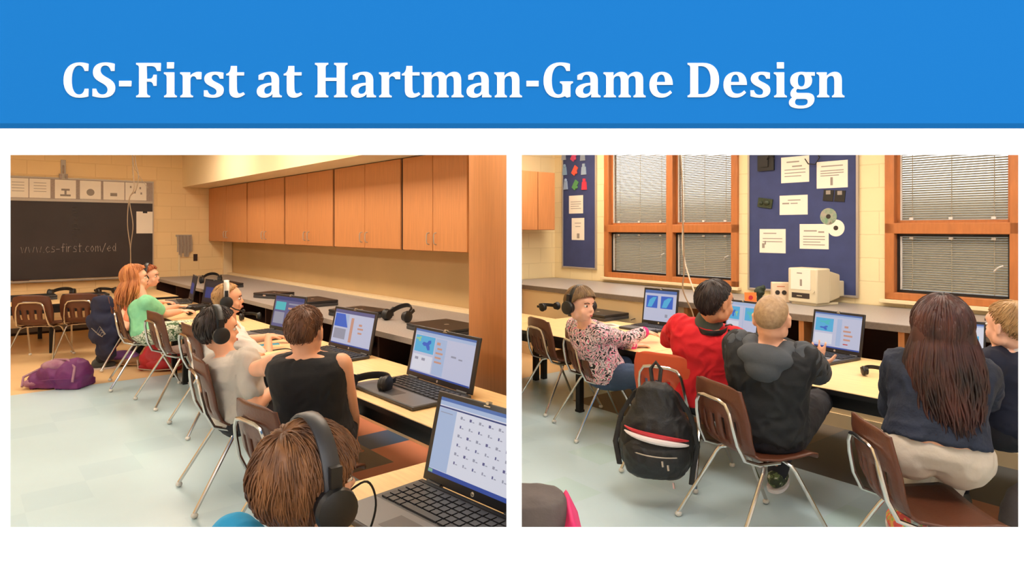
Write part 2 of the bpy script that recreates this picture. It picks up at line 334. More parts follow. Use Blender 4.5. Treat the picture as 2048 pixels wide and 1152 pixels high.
def letter_mesh(k, px):
    cu = bpy.data.curves.new('l', 'CURVE'); cu.dimensions = '2D'; cu.fill_mode = 'BOTH'; cu.extrude = .0006
    for con in glyph(k):
        con = [p for j, p in enumerate(con) if j == 0 or (abs(p[0]-con[j-1][0])+abs(p[1]-con[j-1][1])) > .01]
        sp = cu.splines.new('POLY'); sp.points.add(len(con)-1); sp.use_cyclic_u = True
        for q, (x, y) in zip(sp.points, con): q.co = (bx(px+x)-tt.location.x, bz(y)-tt.location.z, 0, 1)
    o = bpy.data.objects.new('l', cu); COL.objects.link(o); dg = bpy.context.evaluated_depsgraph_get(); dg.update()
    me = bpy.data.meshes.new_from_object(o.evaluated_get(dg)); bpy.data.objects.remove(o)
    me.transform(Matrix.Translation((0, -.0006, 0)) @ FRONT); return me
for k, px in title: linkmesh('letter', letter_mesh(k, px), 'board_white', tt, smooth=False)
# ================================================================ LEFT ROOM SHELL
CUR['room'] = 'L'
DV, DB = 1.60, 2.20                      # desk row front, back
U = 11.1; WV = 3.5; CABV = 3.14; SOFV = 2.76; BF = 2.39; CFL = 2.35
CH = .71                               # counter height
vof = lambda r, px: r.d2.x*(px-1024)/F + r.d2.y
uof = lambda r, px: r.d1.x*(px-1024)/F + r.d1.y
sbox('wall_back', LR, 'u', U, -3.0, WV, 0, 2.75, .1, 'wall')
sbox('wall_right', LR, 'v', WV, -U, 1.5, 0, 2.75, .1, 'plaster')
sbox('wall_left', LR, 'v', -2.9, -U, 0.2, 0, 2.75, .1, 'wall').location = LR.d2*-3.0
b = B(); b.box(-.005, .005, YB+TB, 11.2, 0, 2.75); struct(b.build('wall_partition', 'partition', smooth=False))
# soffit over the cabinets: a dropped box
sbox('ceiling_soffit', LR, 'v', SOFV, -U, 1.5, 2.105, 2.75, WV-SOFV, 'soffit')
b = B(); b.box(-11, .0, 0, 12.5, 2.75, 2.83); b.box(0, 12, 0, 10, 2.75, 2.83)
for v in b.bm.verts:
    if v.co.y < 1: v.co.y = YB
struct(b.build('ceiling', 'ceil', smooth=False))
def floor_mesh(name, room, urange, vrange, fn, mats, t, clip):
    b = B(); bm = b.bm; vs = {}
    nu = int((urange[1]-urange[0])/t); nv = int((vrange[1]-vrange[0])/t)
    for i in range(nu):
        for j in range(nv):
            q = []
            for a, c in ((i, j), (i+1, j), (i+1, j+1), (i, j+1)):
                if (a, c) not in vs: p = room.at(urange[0]+a*t, vrange[0]+c*t); vs[(a, c)] = bm.verts.new(p)
                q.append(vs[(a, c)])
            cx = sum((v.co for v in q), V())/4
            f = bm.faces.new(q); f.material_index = fn(i, j, urange[0]+(i+.5)*t, vrange[0]+(j+.5)*t)
            if f.normal.z < 0: f.normal_flip()
    bmesh.ops.recalc_face_normals(bm, faces=bm.faces)
    def cut(co, no):
        bmesh.ops.bisect_plane(bm, geom=bm.verts[:]+bm.edges[:]+bm.faces[:], plane_co=co, plane_no=no, clear_outer=True)
    for co, no in clip: cut(co, no)
    o = b.build(name, mats, smooth=False); 
    for p in o.data.polygons:
        pass
    return struct(o)
def lf(i, j, u, v):
    if u > 7.15: return 2
    if 2.09 < v < 2.39 and u < 5.4: return (4, 3, 3)[(i-15) % 3]
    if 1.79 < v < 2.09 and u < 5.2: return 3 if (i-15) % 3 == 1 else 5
    return 0 if (i*7+j*3) % 5 else 1
floor_mesh('floor', LR, (-.66, 11.4), (-3.01, 3.6), lf, ['tileblue', 'tileblue2', 'tiletan', 'tilesalmon', 'tilenavy', 'tilegray'], .3, [((0, 0, 0), (1, 0, 0)), ((0, YB, 0), (0, -1, 0))])
# ---- cabinets under the soffit, individually
def wframe(room, kind, plane, x=0, z=0):
    o = (room.d2 if kind == 'v' else room.d1)*plane; yaw = room.yv if kind == 'v' else room.yu
    return o + V((cos(yaw), sin(yaw), 0))*x + V((0, 0, z)), yaw
seams = [LR.onv(p, 490, CABV)[0] for p in (415, 494, 569, 667, 803, 937)]
seams[0] = -U+.01
CB0, CB1 = LR.onv(675, 494, CABV)[1], 2.10
names = ['end wall cabinet in the far left corner under the soffit', 'second wall cabinet from the far corner, two short doors', 'middle wall cabinet of the row under the soffit', 'wall cabinet second nearest the tall cupboard, two doors', 'nearest wall cabinet, right beside the tall wooden cupboard']
for i in range(5):
    x0, x1 = seams[i]+.022, seams[i+1]-.022; xc = (x0+x1)/2; w = x1-x0
    loc, yaw = wframe(LR, 'v', CABV, xc, CB0)
    t = thing('wall_cabinet', 'maple '+names[i], 'cabinet', loc, yaw, 'row of maple wall cabinets')
    h = CB1-CB0
    b = B(); b.box(-w/2, w/2, .02, WV-CABV-.005, 0, h); b.build('body', 'cab', t, smooth=False)
    for sgn in (-1, 1):
        b = B(); b.box(*( (-w/2, -.004) if sgn < 0 else (.004, w/2)), 0, .02, .004, h-.004)
        d = b.build('door', 'cab', t, bevel=.003)
        hx = sgn*.055
        b = B(); b.tube([(hx, 0, .06), (hx, -.022, .065), (hx, -.028, .085), (hx, -.028, .135), (hx, -.022, .155), (hx, 0, .16)], .0055, 8)
        b.build('handle', 'alum', d)
# dark gaps between the cabinets: filler strips
for i in range(1, 5):
    loc, yaw = wframe(LR, 'v', CABV, seams[i], CB0)
    b = B(); b.box(-.0218, .0218, .016, .2, .0, CB1-CB0); o = b.build('cabinet_filler', 'cabedge', smooth=False); o.location = loc; o.rotation_euler.z = yaw
    tag(o, ['dark filler strip after the far end wall cabinet', 'dark filler strip left of the middle wall cabinet', 'dark filler strip right of the middle wall cabinet', 'dark filler strip left of the nearest wall cabinet'][i-1], 'filler strip')
# tall cupboard at the right
tx0 = LR.onv(950, 400, CABV-.12)[0]
TV = CABV-.12
tx0 = LR.onv(937, 400, CFL)[0]
loc, yaw = wframe(LR, 'v', CFL, tx0, 0)
t = thing('tall_cupboard', 'tall maple cupboard at the right edge of the cabinet wall', 'cupboard', loc, yaw)
b = B(); b.box(0, 3.2, .02, WV-CFL-.005, 0, 2.75); b.build('body', 'cab', t, smooth=False)
b = B(); b.box(.003, .62, 0, .02, .1, 2.74); d = b.build('door', 'cab', t, bevel=.002)
b = B(); b.box(.626, 1.3, 0, .02, .1, 2.74); d = b.build('door', 'cab', t, bevel=.002)
# base run below the counter, with open shelves above a solid kick panel
x_end = tx0
loc, yaw = wframe(LR, 'v', BF, 0, 0)
t = thing('base_cabinet', 'long low base cabinet with open dark shelves behind the desk row', 'cabinet', loc, yaw)
b = B(); b.box(-U+.02, x_end-.01, 0, .02, 0, .44); b.build('lower_panel', 'ledge', t, smooth=False)
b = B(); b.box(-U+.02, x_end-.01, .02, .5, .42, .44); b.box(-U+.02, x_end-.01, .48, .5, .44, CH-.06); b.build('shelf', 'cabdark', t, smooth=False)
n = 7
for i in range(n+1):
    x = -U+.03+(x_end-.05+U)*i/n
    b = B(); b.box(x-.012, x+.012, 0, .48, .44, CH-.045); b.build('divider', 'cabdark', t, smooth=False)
# counter
loc, yaw = wframe(LR, 'v', CFL, 0, 0)
t = thing('countertop', 'long grey countertop running under the wall cabinets', 'countertop', loc, yaw)
b = B(); b.box(-U+.01, x_end-.004, 0, WV-CFL-.004, CH-.04, CH); b.build('top', 'counter', t, smooth=False)
b = B(); b.box(-U+.01, x_end-.004, WV-CFL-.09, WV-CFL-.005, CH, CH+.03); b.build('backsplash', 'ledge', t, smooth=False)
# corner upright by the far wall (pilaster)
pxl = LR.onu(447, 520, U-.06)[0]; 
b = B(); b.box(LR.onu(445, 500, U)[0], LR.onu(462, 500, U)[0], -.06, 0, CH, CB0); o = struct(b.build('trim_3', 'ledge', smooth=False)); o.location, yw = wframe(LR, 'u', U); o.rotation_euler.z = yw

# ---- desks
def desk(name, room, u0, u1, v0, v1, h, label, legs, apron=.075, kind='v', ends=True):
    loc = room.at((u0+u1)/2, (v0+v1)/2, 0); L = u1-u0; W = v1-v0
    t = thing('desk', label, 'desk', loc, room.yv)
    b = B(); b.box(-L/2, L/2, -W/2, W/2, h-.03, h); b.build('desktop', 'desk', t, bevel=.004)
    b = B(); b.box(-L/2-.003, L/2+.003, -W/2-.004, -W/2, h-.031, h-.004); b.box(-L/2-.003, -L/2, -W/2, W/2, h-.031, h-.004); b.box(L/2, L/2+.003, -W/2, W/2, h-.031, h-.004)
    b.build('edge_band', 'black', t, smooth=False)
    b = B(); b.box(-L/2+.04, L/2-.04, -W/2+.03, -W/2+.05, h-.03-apron, h-.03); b.box(-L/2+.04, -L/2+.06, -W/2+.03, W/2-.03, h-.03-apron, h-.03)
    b.box(L/2-.06, L/2-.04, -W/2+.03, W/2-.03, h-.03-apron, h-.03); b.build('apron', 'blackmetal', t, smooth=False)
    for u in legs:
        for sy in (-1, 1):
            x = -(u-(u0+u1)/2)
            b = B(); b.box(x-.024, x+.024, sy*(W/2-.065)-.024, sy*(W/2-.065)+.024, .012, h-.03); b.box(x-.028, x+.028, sy*(W/2-.065)-.028, sy*(W/2-.065)+.028, 0, .02)
            b.build('leg', 'blackmetal', t, bevel=.004)
    return t
DH = .58
desk('desk', LR, 7.05-.3, 8.9, DV, DB, DH, 'far maple-topped desk with the two farthest open laptops, before the girl in mint', (7.0, 8.8))
desk('desk', LR, 4.6, 6.74, DV, DB, DH, 'middle maple-topped desk of the left row, beside the empty brown chair', (6.6,))
desk('desk', LR, 2.12, 4.59, DV, DB, DH, 'maple-topped desk carrying the black headphones and two open laptops', (4.4,))
u, v = LR.uv(Pz(740, 954, DH))
desk('desk', LR, .75, u, .82, 1.50, DH, 'nearest maple-topped desk at the front right with the large open laptop', (u-.1,))
# long desk along the chalkboard wall
uu = LR.uv(Pz(30, 612, DH))[0]
t = desk('desk', RR, 0, 1, 0, 1, DH, 'long desk against the wall under the chalkboard', ())
for ch in list(t.children): 
    MADE[:] = [m for m in MADE if m[0] is not ch]; bpy.data.objects.remove(ch)
t.location = LR.at(uu, 0, 0); t.rotation_euler.z = LR.yu
xr = 2.25; xl = .25; D_ = U-uu-.45
b = B(); b.box(xl-1.4, xr, 0, D_, DH-.03, DH); b.build('desktop', 'desk', t, bevel=.004)
b = B(); b.box(xl-1.4, xr, -.004, 0, DH-.031, DH-.004); b.box(xl-1.35, xr-.05, .03, .05, DH-.11, DH-.03); b.build('edge_band', 'black', t, smooth=False)
for x in (xl-1.3, .9, xr-.1):
    for y in (.06, D_-.06): b = B(); b.box(x-.022, x+.022, y-.022, y+.022, 0, DH-.03); b.build('leg', 'blackmetal', t, smooth=False)
struct(sbox('trim_4', LR, 'u', U-.012, -2.9, CFL, .0, .10, .01, 'tilegray'))
struct(sbox('baseboard_back', LR, 'u', U-.02, -2.9, CFL, .0, .03, .008, 'cabedge'))

# ---- chalkboard
x0 = LR.onu(-160, 480, U-.02)[0]; x1 = LR.onu(305, 480, U-.02)[0]
zt = LR.onu(160, 404, U-.02)[1]; zb = LR.onu(160, 556, U-.02)[1]; zs = LR.onu(160, 357, U-.02)[1]
loc, yaw = wframe(LR, 'u', U-.001, 0, 0)
t = thing('chalkboard', 'large dark chalkboard with a chalk web address, on the far left wall', 'chalkboard', loc, yaw)
b = B(); b.box(x0, x1, -.02, 0, zb, zt); b.build('writing_surface', 'chalkboard', t, smooth=False)
b = B(); b.box(x0, x1, -.09, 0, zb-.035, zb-.02); b.box(x0, x1, -.09, -.083, zb-.035, zb-.005); b.build('chalk_tray', 'alum', t, smooth=False)
b = B(); b.box(x0, x1+.01, -.03, 0, zt, zt+.035); b.box(x0, x1+.01, -.03, 0, zs-.02, zs); b.build('frame_rail', 'alum', t, smooth=False)
b = B(); b.box(x0, x1, -.018, 0, zt+.035, zs-.02); b.build('tack_strip', 'tackstrip', t, smooth=False)
b = B(); b.box(x1, x1+.014, -.03, 0, zb-.03, zs+.0); b.build('side_trim', 'alum', t, smooth=False)
a0, za = LR.onu(42, 503, U-.022); a1, _ = LR.onu(235, 505, U-.022)
# chalk handwriting as thin strokes
HW = {'w': [[(0, 6), (1, 0), (2.2, 5), (3.4, 0), (4.6, 6)]], '.': [[(0, 0), (.6, .4)]], 'c': [[(3, 5), (1.4, 6), (0, 3), (1.4, 0), (3, 1)]], 's': [[(3, 5.4), (1, 6), (.6, 4), (2.6, 2.4), (2.4, .4), (0, .4)]],
 '-': [[(0, 3), (2.6, 3.2)]], 'f': [[(3, 8), (1.6, 9), (1.2, 6), (1.2, 0)], [(0, 5), (3, 5.2)]], 'i': [[(0, 6), (0, 0)], [(0, 8), (.3, 8.5)]], 'r': [[(0, 6), (0, 0)], [(0, 4), (1.2, 6), (2.6, 5.6)]], 't': [[(1.2, 9), (1.2, 0), (2.2, 0)], [(0, 6), (2.8, 6.2)]],
 'o': [[(1.6, 6), (0, 3), (1.6, 0), (3.2, 3), (1.6, 6)]], 'm': [[(0, 6), (0, 0), (.2, 4.6), (1.6, 6), (2.2, 0), (2.4, 4.6), (4, 6), (4.6, 0)]], '/': [[(0, -1), (3, 9)]], 'e': [[(0, 3), (3.2, 3.4), (2, 6), (0, 3), (1.6, 0), (3.2, 1)]], 'd': [[(3, 4), (1.6, 6), (0, 3), (1.6, 0), (3, 2), (3.2, 9), (3.4, 0)]], 'n': [[(0, 6), (0, 0), (.2, 4.6), (1.8, 6), (2.8, 4), (3, 0)]]}
def strokes(b, s, x, z, k, y, r, jit=.25):
    for ch in s:
        g = HW[ch]; w = max(p[0] for st in g for p in st)
        for st in g: b.tube([(x+(px_+R.uniform(-jit, jit))*k, y, z+(pz_+R.uniform(-jit, jit))*k) for px_, pz_ in st], r, 5)
        x += (w+1.5)*k
    return x
tot = sum(max(p[0] for st in HW[c] for p in st)+1.5 for c in 'www.cs-first.com/ed')
b = B(); strokes(b, 'www.cs-first.com/ed', a0, za-.02, (a1-a0)/tot, -.0215, .0032); b.build('chalk_writing', 'chalk', t)
# vertical faint scribble
cx, zc0 = LR.onu(150, 415, U-.022); _, zc1 = LR.onu(150, 488, U-.022)
b = B(); n = 9
for i in range(n):
    z = zc0+(zc1-zc0)*i/n; k = .007
    for st in HW[['n', 'o', 's', 'r', 'e', 'd', 'c', 'n', 'o'][i]]:
        b.tube([(cx+(pz_-3)*k*1.4, -.0213, z-px_*k*1.2) for px_, pz_ in st], .004, 5)
b.build('chalk_scribble', 'chalkfaint', t)
# eraser on the tray
ex = LR.onu(42, 555, U-.05)[0]
b = B(); b.box(ex-.09, ex+.09, -.06, -.02, zb-.02, zb+.01); o = b.build('chalk_eraser', 'cabdark', bevel=.004); o.location, o.rotation_euler.z = loc, yaw
tag(o, 'dark felt eraser lying on the chalk tray', 'eraser')
# cards on the tack strip
cards = [(-20, 'partly cut picture card at the photo edge'), (36, 'leftmost white card on the strip above the chalkboard'), (80, 'second white text card on the strip above the chalkboard'), (131, 'card with a dark grey rectangle picture above the chalkboard'), (181, 'card with a round grey picture above the chalkboard'), (228, 'card with a small faint picture, second from the right on the strip'), (272, 'rightmost card on the strip with four small marks, behind the cables')]
for i, (px, lb) in enumerate(cards[1:]):
    x, z = LR.onu(px, 380, U-.022); hw = (LR.onu(px+21, 380, U)[0]-LR.onu(px-21, 380, U)[0])/2
    zc = (zt+.035+zs-.02)/2 - .0; hh = (zs-.02-zt-.035)*.47
    lo, yw = wframe(LR, 'u', U-.021, x, zc)
    c = thing('picture_card', lb, 'card', lo, yw, 'row of cards above the chalkboard')
    b = B(); b.box(-hw, hw, -.002, 0, -hh, hh); b.build('sheet', 'paper', c, smooth=False)
    b = B()
    if i in (0, 1):
        for q in range(4): b.box(-hw*.6, hw*.6, -.003, -.0021, hh*(.55-.3*q), hh*(.6-.3*q))
    elif i == 2:
        b.box(-hw*.5, hw*.5, -.003, -.0021, -hh*.75, -hh*.55); b.box(-hw*.4, hw*.4, -.003, -.0021, -hh*.15, hh*.05); b.box(-hw*.1, hw*.1, -.003, -.0021, -hh*.6, 0)
    elif i == 3: b.ell((0, -.002, -hh*.25), (hw*.38, .001, hh*.38))
    elif i == 4: b.box(-hw*.35, hw*.3, -.003, -.0021, -hh*.6, -hh*.25)
    else:
        for qx, qz in ((-.5, .5), (.4, .4), (-.1, -.1), (.5, -.2)): b.box(hw*(qx-.08), hw*(qx+.08), -.003, -.0021, hh*(qz-.12), hh*(qz+.12))
    b.build('print', 'papergrey', c, smooth=False)
x, z = LR.onu(290, 445, U-.022); lo, yw = wframe(LR, 'u', U-.0215, x, z)
c = thing('paper_notice', 'white paper notice taped at the right end of the chalkboard', 'paper', lo, yw)
b = B(); b.box(-.115, .115, -.003, 0, -.165, .165); b.build('sheet', 'paper', c, smooth=False)
b = B(); b.box(-.03, .03, -.006, -.0031, .14, .18); b.build('clip', 'black', c, smooth=False)
# intercom / bracket above the board
x, z = LR.onu(127, 338, U-.03); lo, yw = wframe(LR, 'u', U-.001, x, z)
c = thing('wall_bracket', 'small metal bracket on the wall above the chalkboard', 'bracket', lo, yw)
b = B(); b.box(-.03, .03, -.012, 0, -.14, .13); b.build('plate', 'alum', c, bevel=.003)
b = B(); b.box(-.05, -.02, -.04, -.012, -.14, -.07); b.box(.02, .05, -.04, -.012, -.14, -.07); b.tube([(0, -.02, .05), (0, -.05, 0), (0, -.02, -.06)], .01); b.build('hook', 'tackstrip', c)
# hanging cables from the ceiling
def cable(name, pts, r, m, label, cat='cable', grp=None, smoothn=6):
    pts = [V(p) for p in pts]; out = []
    ext = [pts[0]*2-pts[1]]+pts+[pts[-1]*2-pts[-2]]
    for i in range(1, len(ext)-2):
        p0, p1, p2, p3 = ext[i-1:i+3]
        for k in range(smoothn):
            t_ = k/smoothn
            out.append(.5*((2*p1)+(p2-p0)*t_+(2*p0-5*p1+4*p2-p3)*t_*t_+(3*p1-3*p2-p0+p3)*t_**3))
    out.append(pts[-1]); b = B(); b.tube([p-pts[0] for p in out], r, 6); o = b.build(name, m); o.location = pts[0]
    return tag(o, label, cat, grp)
YC = 8.6
cable('hanging_cable', [P(262, 180, YC), P(265, 310, YC), P(266, 345, YC), P(268, 378, YC), P(258, 400, YC), P(255, 450, YC), P(261, 500, YC), P(260, 545, YC)], .006, 'cable', 'straight grey cable hanging from the ceiling before the chalkboard')
cable('hanging_cable', [P(268, 180, YC+.05), P(270, 312, YC+.05), P(277, 350, YC+.05), P(272, 380, YC+.05), P(259, 398, YC+.05), P(266, 450, YC+.05), P(261, 498, YC+.03), P(263, 545, YC)], .006, 'cable', 'looping grey cable crossing the straight cable before the chalkboard')
cable('hanging_cable', [P(258, 180, YC+.1), P(266, 318, YC+.1), P(275, 346, YC+.1), P(290, 368, YC+.1), P(296, 376, YC+.1)], .004, 'cable', 'thin short cable slanting right above the card row')
# wire rack, wall socket on the far wall
x, z = LR.onu(368, 472, U-.02); lo, yw = wframe(LR, 'u', U-.001, x, z)
c = thing('cable_rack', 'grey rack of hanging patch cables on the far wall left of the cabinets', 'rack', lo, yw)
b = B(); b.box(-.115, .115, -.02, 0, -.01, .02); b.build('rail', 'alum', c, bevel=.002)
for i in range(9):
    xx = -.1+.025*i; L_ = R.uniform(.22, .33)
    b = B(); b.tube([(xx, -.02, .01), (xx-.004, -.045, -.03), (xx+.004, -.035, -L_/2), (xx, -.03, -L_), (xx+.012, -.035, -L_+.0), (xx+.014, -.045, -L_/2), (xx+.012, -.02, .0)], .005, 6); b.build('patch_cable', 'tackstrip' if i % 2 else 'alum', c)
x, z = LR.onu(358, 480, U-.01); x2, z2 = LR.onu(360, 555, U-.01)
b = B(); b.box(-.012, .012, -.02, 0, z2-z, 0); o = b.build('conduit', 'ledge', bevel=.003); o.location, o.rotation_euler.z = wframe(LR, 'u', U-.001, x, z); tag(o, 'thin beige conduit running down the wall below the cable rack', 'conduit')
x, z = LR.onu(391, 515, U-.01); lo, yw = wframe(LR, 'u', U-.001, x, z)
c = thing('wall_socket', 'small dark wall socket between the cable rack and the cabinets', 'socket', lo, yw)
b = B(); b.box(-.03, .03, -.012, 0, -.055, .055); b.build('plate', 'cabdark', c, bevel=.003)
b = B(); b.box(-.014, .014, -.018, -.0125, .01, .035); b.box(-.014, .014, -.018, -.0125, -.035, -.01); b.build('outlet', 'slotdark', c)
# ceiling lights: out of view, added and placed to light each room
def lamp(room, u, v, m, label):
    t = thing('ceiling_light', label, 'light', room.at(u, v, 2.75), room.yv, 'added unseen ceiling lights')
    b = B(); b.box(-.62, .62, -.32, -.3, -.04, 0); b.box(-.62, .62, .3, .32, -.04, 0); b.box(-.62, -.6, -.3, .3, -.04, 0); b.box(.6, .62, -.3, .3, -.04, 0); b.build('frame', 'alum', t, smooth=False)
    b = B(); b.box(-.6, .6, -.3, .3, -.03, -.02); b.build('diffuser', m, t, smooth=False)
for u in (2.6, 4.4, 6.4, 8.6):
    for v in (-1.2, 2.0): lamp(LR, u, v, 'lamp', 'added unseen rectangular ceiling light of the cabinet room')  # unseen panels, one row set near the soffit to shade the upper doors

# ================================================================ RIGHT ROOM SHELL
CUR['room'] = 'R'
UR = 6.5; WR = 5.85; DFR = 3.55; DBR = 4.58
sbox('wall_far', RR, 'u', UR, 0, WR+.1, 0, 2.75, .1, 'wallR')
# window wall with two real openings
def wx_(px, py=500): return RR.onv(px, py, WR)
w1 = (wx_(1211)[0], RR.onv(1478, 500, WR)[0]); w2 = (wx_(1772)[0], wx_(2046)[0])
zb1 = RR.onv(1340, 560, WR)[1]; zb2 = RR.onv(1900, 612, WR)[1]; ztop = 2.45
zb1 = zb2 = (zb1+zb2)/2
b = B()
x_l = -UR; x_r = 4.6
for xa, xb in ((x_l, w1[0]), (w1[1], w2[0]), (w2[1], x_r)): b.box(xa, xb, 0, .16, 0, 2.75)
for (xa, xb) in (w1, w2): b.box(xa, xb, 0, .16, 0, zb1); b.box(xa, xb, 0, .16, ztop, 2.75)
o = struct(b.build('wall_window', 'wallR', smooth=False)); o.location = RR.d2*WR; o.rotation_euler.z = RR.yv
M['glass'] = mat('window_glass', (235, 240, 240), .05); nt = M['glass'].node_tree
nt.nodes['Principled BSDF'].inputs['Transmission Weight'].default_value = 1; nt.nodes['Principled BSDF'].inputs['IOR'].default_value = 1.05
# blind: thin slats that let some daylight through
M['blind'] = bpy.data.materials.new('blind_slat'); M['blind'].use_nodes = True; nt = M['blind'].node_tree
pb = nt.nodes['Principled BSDF']; pb.inputs['Base Color'].default_value = (*lin((176, 168, 152)), 1); pb.inputs['Roughness'].default_value = .6
tr = nt.nodes.new('ShaderNodeBsdfTranslucent'); tr.inputs[0].default_value = (*lin((235, 228, 210)), 1)
mx = nt.nodes.new('ShaderNodeMixShader'); mx.inputs[0].default_value = .6
nt.links.new(pb.outputs[0], mx.inputs[1]); nt.links.new(tr.outputs[0], mx.inputs[2]); nt.links.new(mx.outputs[0], nt.nodes['Material Output'].inputs[0])
def window(idx, xa, xb, panes, lbl):
    loc, yaw = wframe(RR, 'v', WR, 0, 0)
    t = bpy.data.objects.new('window_%d' % idx, None); COL.objects.link(t); t.location = loc; t.rotation_euler.z = yaw; t['kind'] = 'structure'; t['label'] = lbl
    fw = .06; zr = RR.onv(1340, 456, WR)[1]; zr = EYE+.005
    b = B(); b.box(xa, xb, -.03, .12, zb1, zb1+fw); b.box(xa, xb, -.03, .12, ztop-fw, ztop); b.box(xa, xa+fw+.015, -.03, .12, zb1, ztop); b.box(xb-fw-.015, xb, -.03, .12, zb1, ztop)
    b.box(xa, xb, -.03, .12, zr-.045, zr+.045)
    for p in panes: b.box(p-.045, p+.045, -.032, .12, zb1, ztop)
    b.build('window_frame', 'winwood', t, bevel=.006)
    b = B(); b.box(xa-.03, xb+.03, -.07, .0, zb1-.03, zb1); b.build('window_sill', 'ledge', t, bevel=.004)
    edges = [xa+fw+.015]+[q for p in panes for q in (p-.045, p+.045)]+[xb-fw-.015]
    for i in range(0, len(edges), 2):
        x0_, x1_ = edges[i], edges[i+1]
        for za_, zb_, top in ((zb1+fw, zr-.045, 0), (zr+.045, ztop-fw, 1)):
            b = B(); g = .022; b.box(x0_, x1_, .03, .06, za_, za_+g); b.box(x0_, x1_, .03, .06, zb_-g, zb_); b.box(x0_, x0_+g, .03, .06, za_, zb_); b.box(x1_-g, x1_, .03, .06, za_, zb_)
            b.build('sash', 'black' if not top else 'winwood', t, smooth=False)
            b = B(); b.box(x0_+g, x1_-g, .095, .1, za_+g, zb_-g); b.build('pane', 'glass', t, smooth=False)
            b = B(); n = int((zb_-za_-2*g)/.019)
            for k in range(n):
                z = za_+g+.012+k*.019
                vs = b.box(x0_+g+.006, x1_-g-.006, -.0105, .0105, -.0006, .0006, Matrix.Translation((0, .06, z)) @ Matrix.Rotation(radians(37), 4, 'X'))
            for q in (.12, .5, .88): xx = x0_+g+(x1_-x0_-2*g)*q; b.box(xx-.003, xx+.003, .0455, .047, za_+g, zb_-g)
            b.build('blind', 'blind', t, smooth=False)
            b = B()
            for q in (.14, .5, .86): xx = x0_+(x1_-x0_)*q; zc = zb_-g-.012 if not top else za_+g+.012; b.box(xx-.014, xx+.014, .02, .036, zc-.01, zc+.01)
            b.box(x0_+g, x0_+g+.012, .035, .05, za_+g, zb_-g)
            b.build('blind_clip', 'glide', t, smooth=False)
            if not top:
                b = B(); xx = x1_-.04; zc = (za_+zb_)/2; b.tube([(xx-.06, .0, zc-.035), (xx-.03, -.02, zc-.005), (xx, -.01, zc+.01)], .006, 6); b.build('window_crank', 'glide', t)
window(1, w1[0], w1[1], [RR.onv(1342, 500, WR)[0]], 'oak window of four panes with grey blinds between the two pinboards')
window(2, w2[0], w2[1], [], 'oak window of two wide panes with blinds at the right')
# outside ground and hedge beyond the windows
b = B(); b.box(-9, 30, 0, 40, -.2, 0); o = struct(b.build('ground_outside', mat('outside_ground', (96, 92, 80), .9, var=(.5, .3)), smooth=False)); o.location, o.rotation_euler.z = wframe(RR, 'v', WR+.4)
b = B(); b.box(.005, 7.0, YB+TB, 9.2, -.03, 0)
b.bm.free()
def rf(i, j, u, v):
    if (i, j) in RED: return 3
    if v > 3.8 and u < 2.3: return 5  # shade under the desks put into darker tile colour
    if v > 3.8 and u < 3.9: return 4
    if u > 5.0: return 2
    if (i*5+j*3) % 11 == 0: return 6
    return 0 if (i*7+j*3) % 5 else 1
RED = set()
for px, py in ((1290, 832), (1400, 832), (1950, 1040)):
    u_, v_ = RR.uv(Pz(px, py, 0)); RED.add((int((u_+3.5)/.3), int((v_-.2)/.3)))
floor_mesh('floor_right_room', RR, (-3.5, 6.6), (.2, 6.0), rf, ['tileblue', 'tileblue2', 'tiletan', 'tilesalmon', 'tilegray', 'tileshade', 'tileteal'], .3, [((0, 0, 0), (-1, 0, 0)), ((0, YB, 0), (0, -1, 0))])
for u, v in ((5.2, 5.0), (3.4, 2.6), (1.3, 1.9), (-.6, 2.4), (3.4, 4.4), (1.6, 4.4), (-.2, 4.4)): lamp(RR, u, v, 'lampR', 'added unseen rectangular ceiling light of the window room')
# counter along the windows with cubbies
CHR = .80; CF = 4.80
loc, yaw = wframe(RR, 'v', CF, 0, 0)
t = thing('countertop', 'grey countertop under the windows with the old computer on it', 'countertop', loc, yaw)
b = B(); b.box(-UR+.02, 4.4, 0, WR-CF-.005, CHR-.045, CHR); b.build('top', 'counter', t, smooth=False)
b = B(); b.box(-UR+.02, 4.4, -.006, 0, CHR-.05, CHR-.004); b.build('edge_band', 'counterR', t, smooth=False)
loc, yaw = wframe(RR, 'v', CF+.02, 0, 0)
t = thing('base_cabinet', 'low base cabinet with open cubbies under the window countertop', 'cabinet', loc, yaw)
xs = RR.onv(1368, 640, CF+.02)[0]
b = B(); b.box(-UR+.03, 4.4, 0, .02, 0, .43); b.box(-UR+.03, xs, 0, .02, .43, CHR-.05); b.build('lower_panel', 'ledge', t, smooth=False)
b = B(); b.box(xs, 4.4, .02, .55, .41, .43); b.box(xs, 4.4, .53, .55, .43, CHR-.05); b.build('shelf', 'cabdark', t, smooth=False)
for px in (1372, 1500, 1603, 1803, 2000, 2200):
    x = RR.onv(px, 660, CF+.02)[0]
    b = B(); b.box(x-.02, x+.02, -.004, .53, .43, CHR-.05); b.build('divider', 'cab', t, smooth=False)
b = B(); b.box(-UR+.03, 4.4, -.012, 0, 0, .1); b.build('kick_board', 'ledge', t, smooth=False)
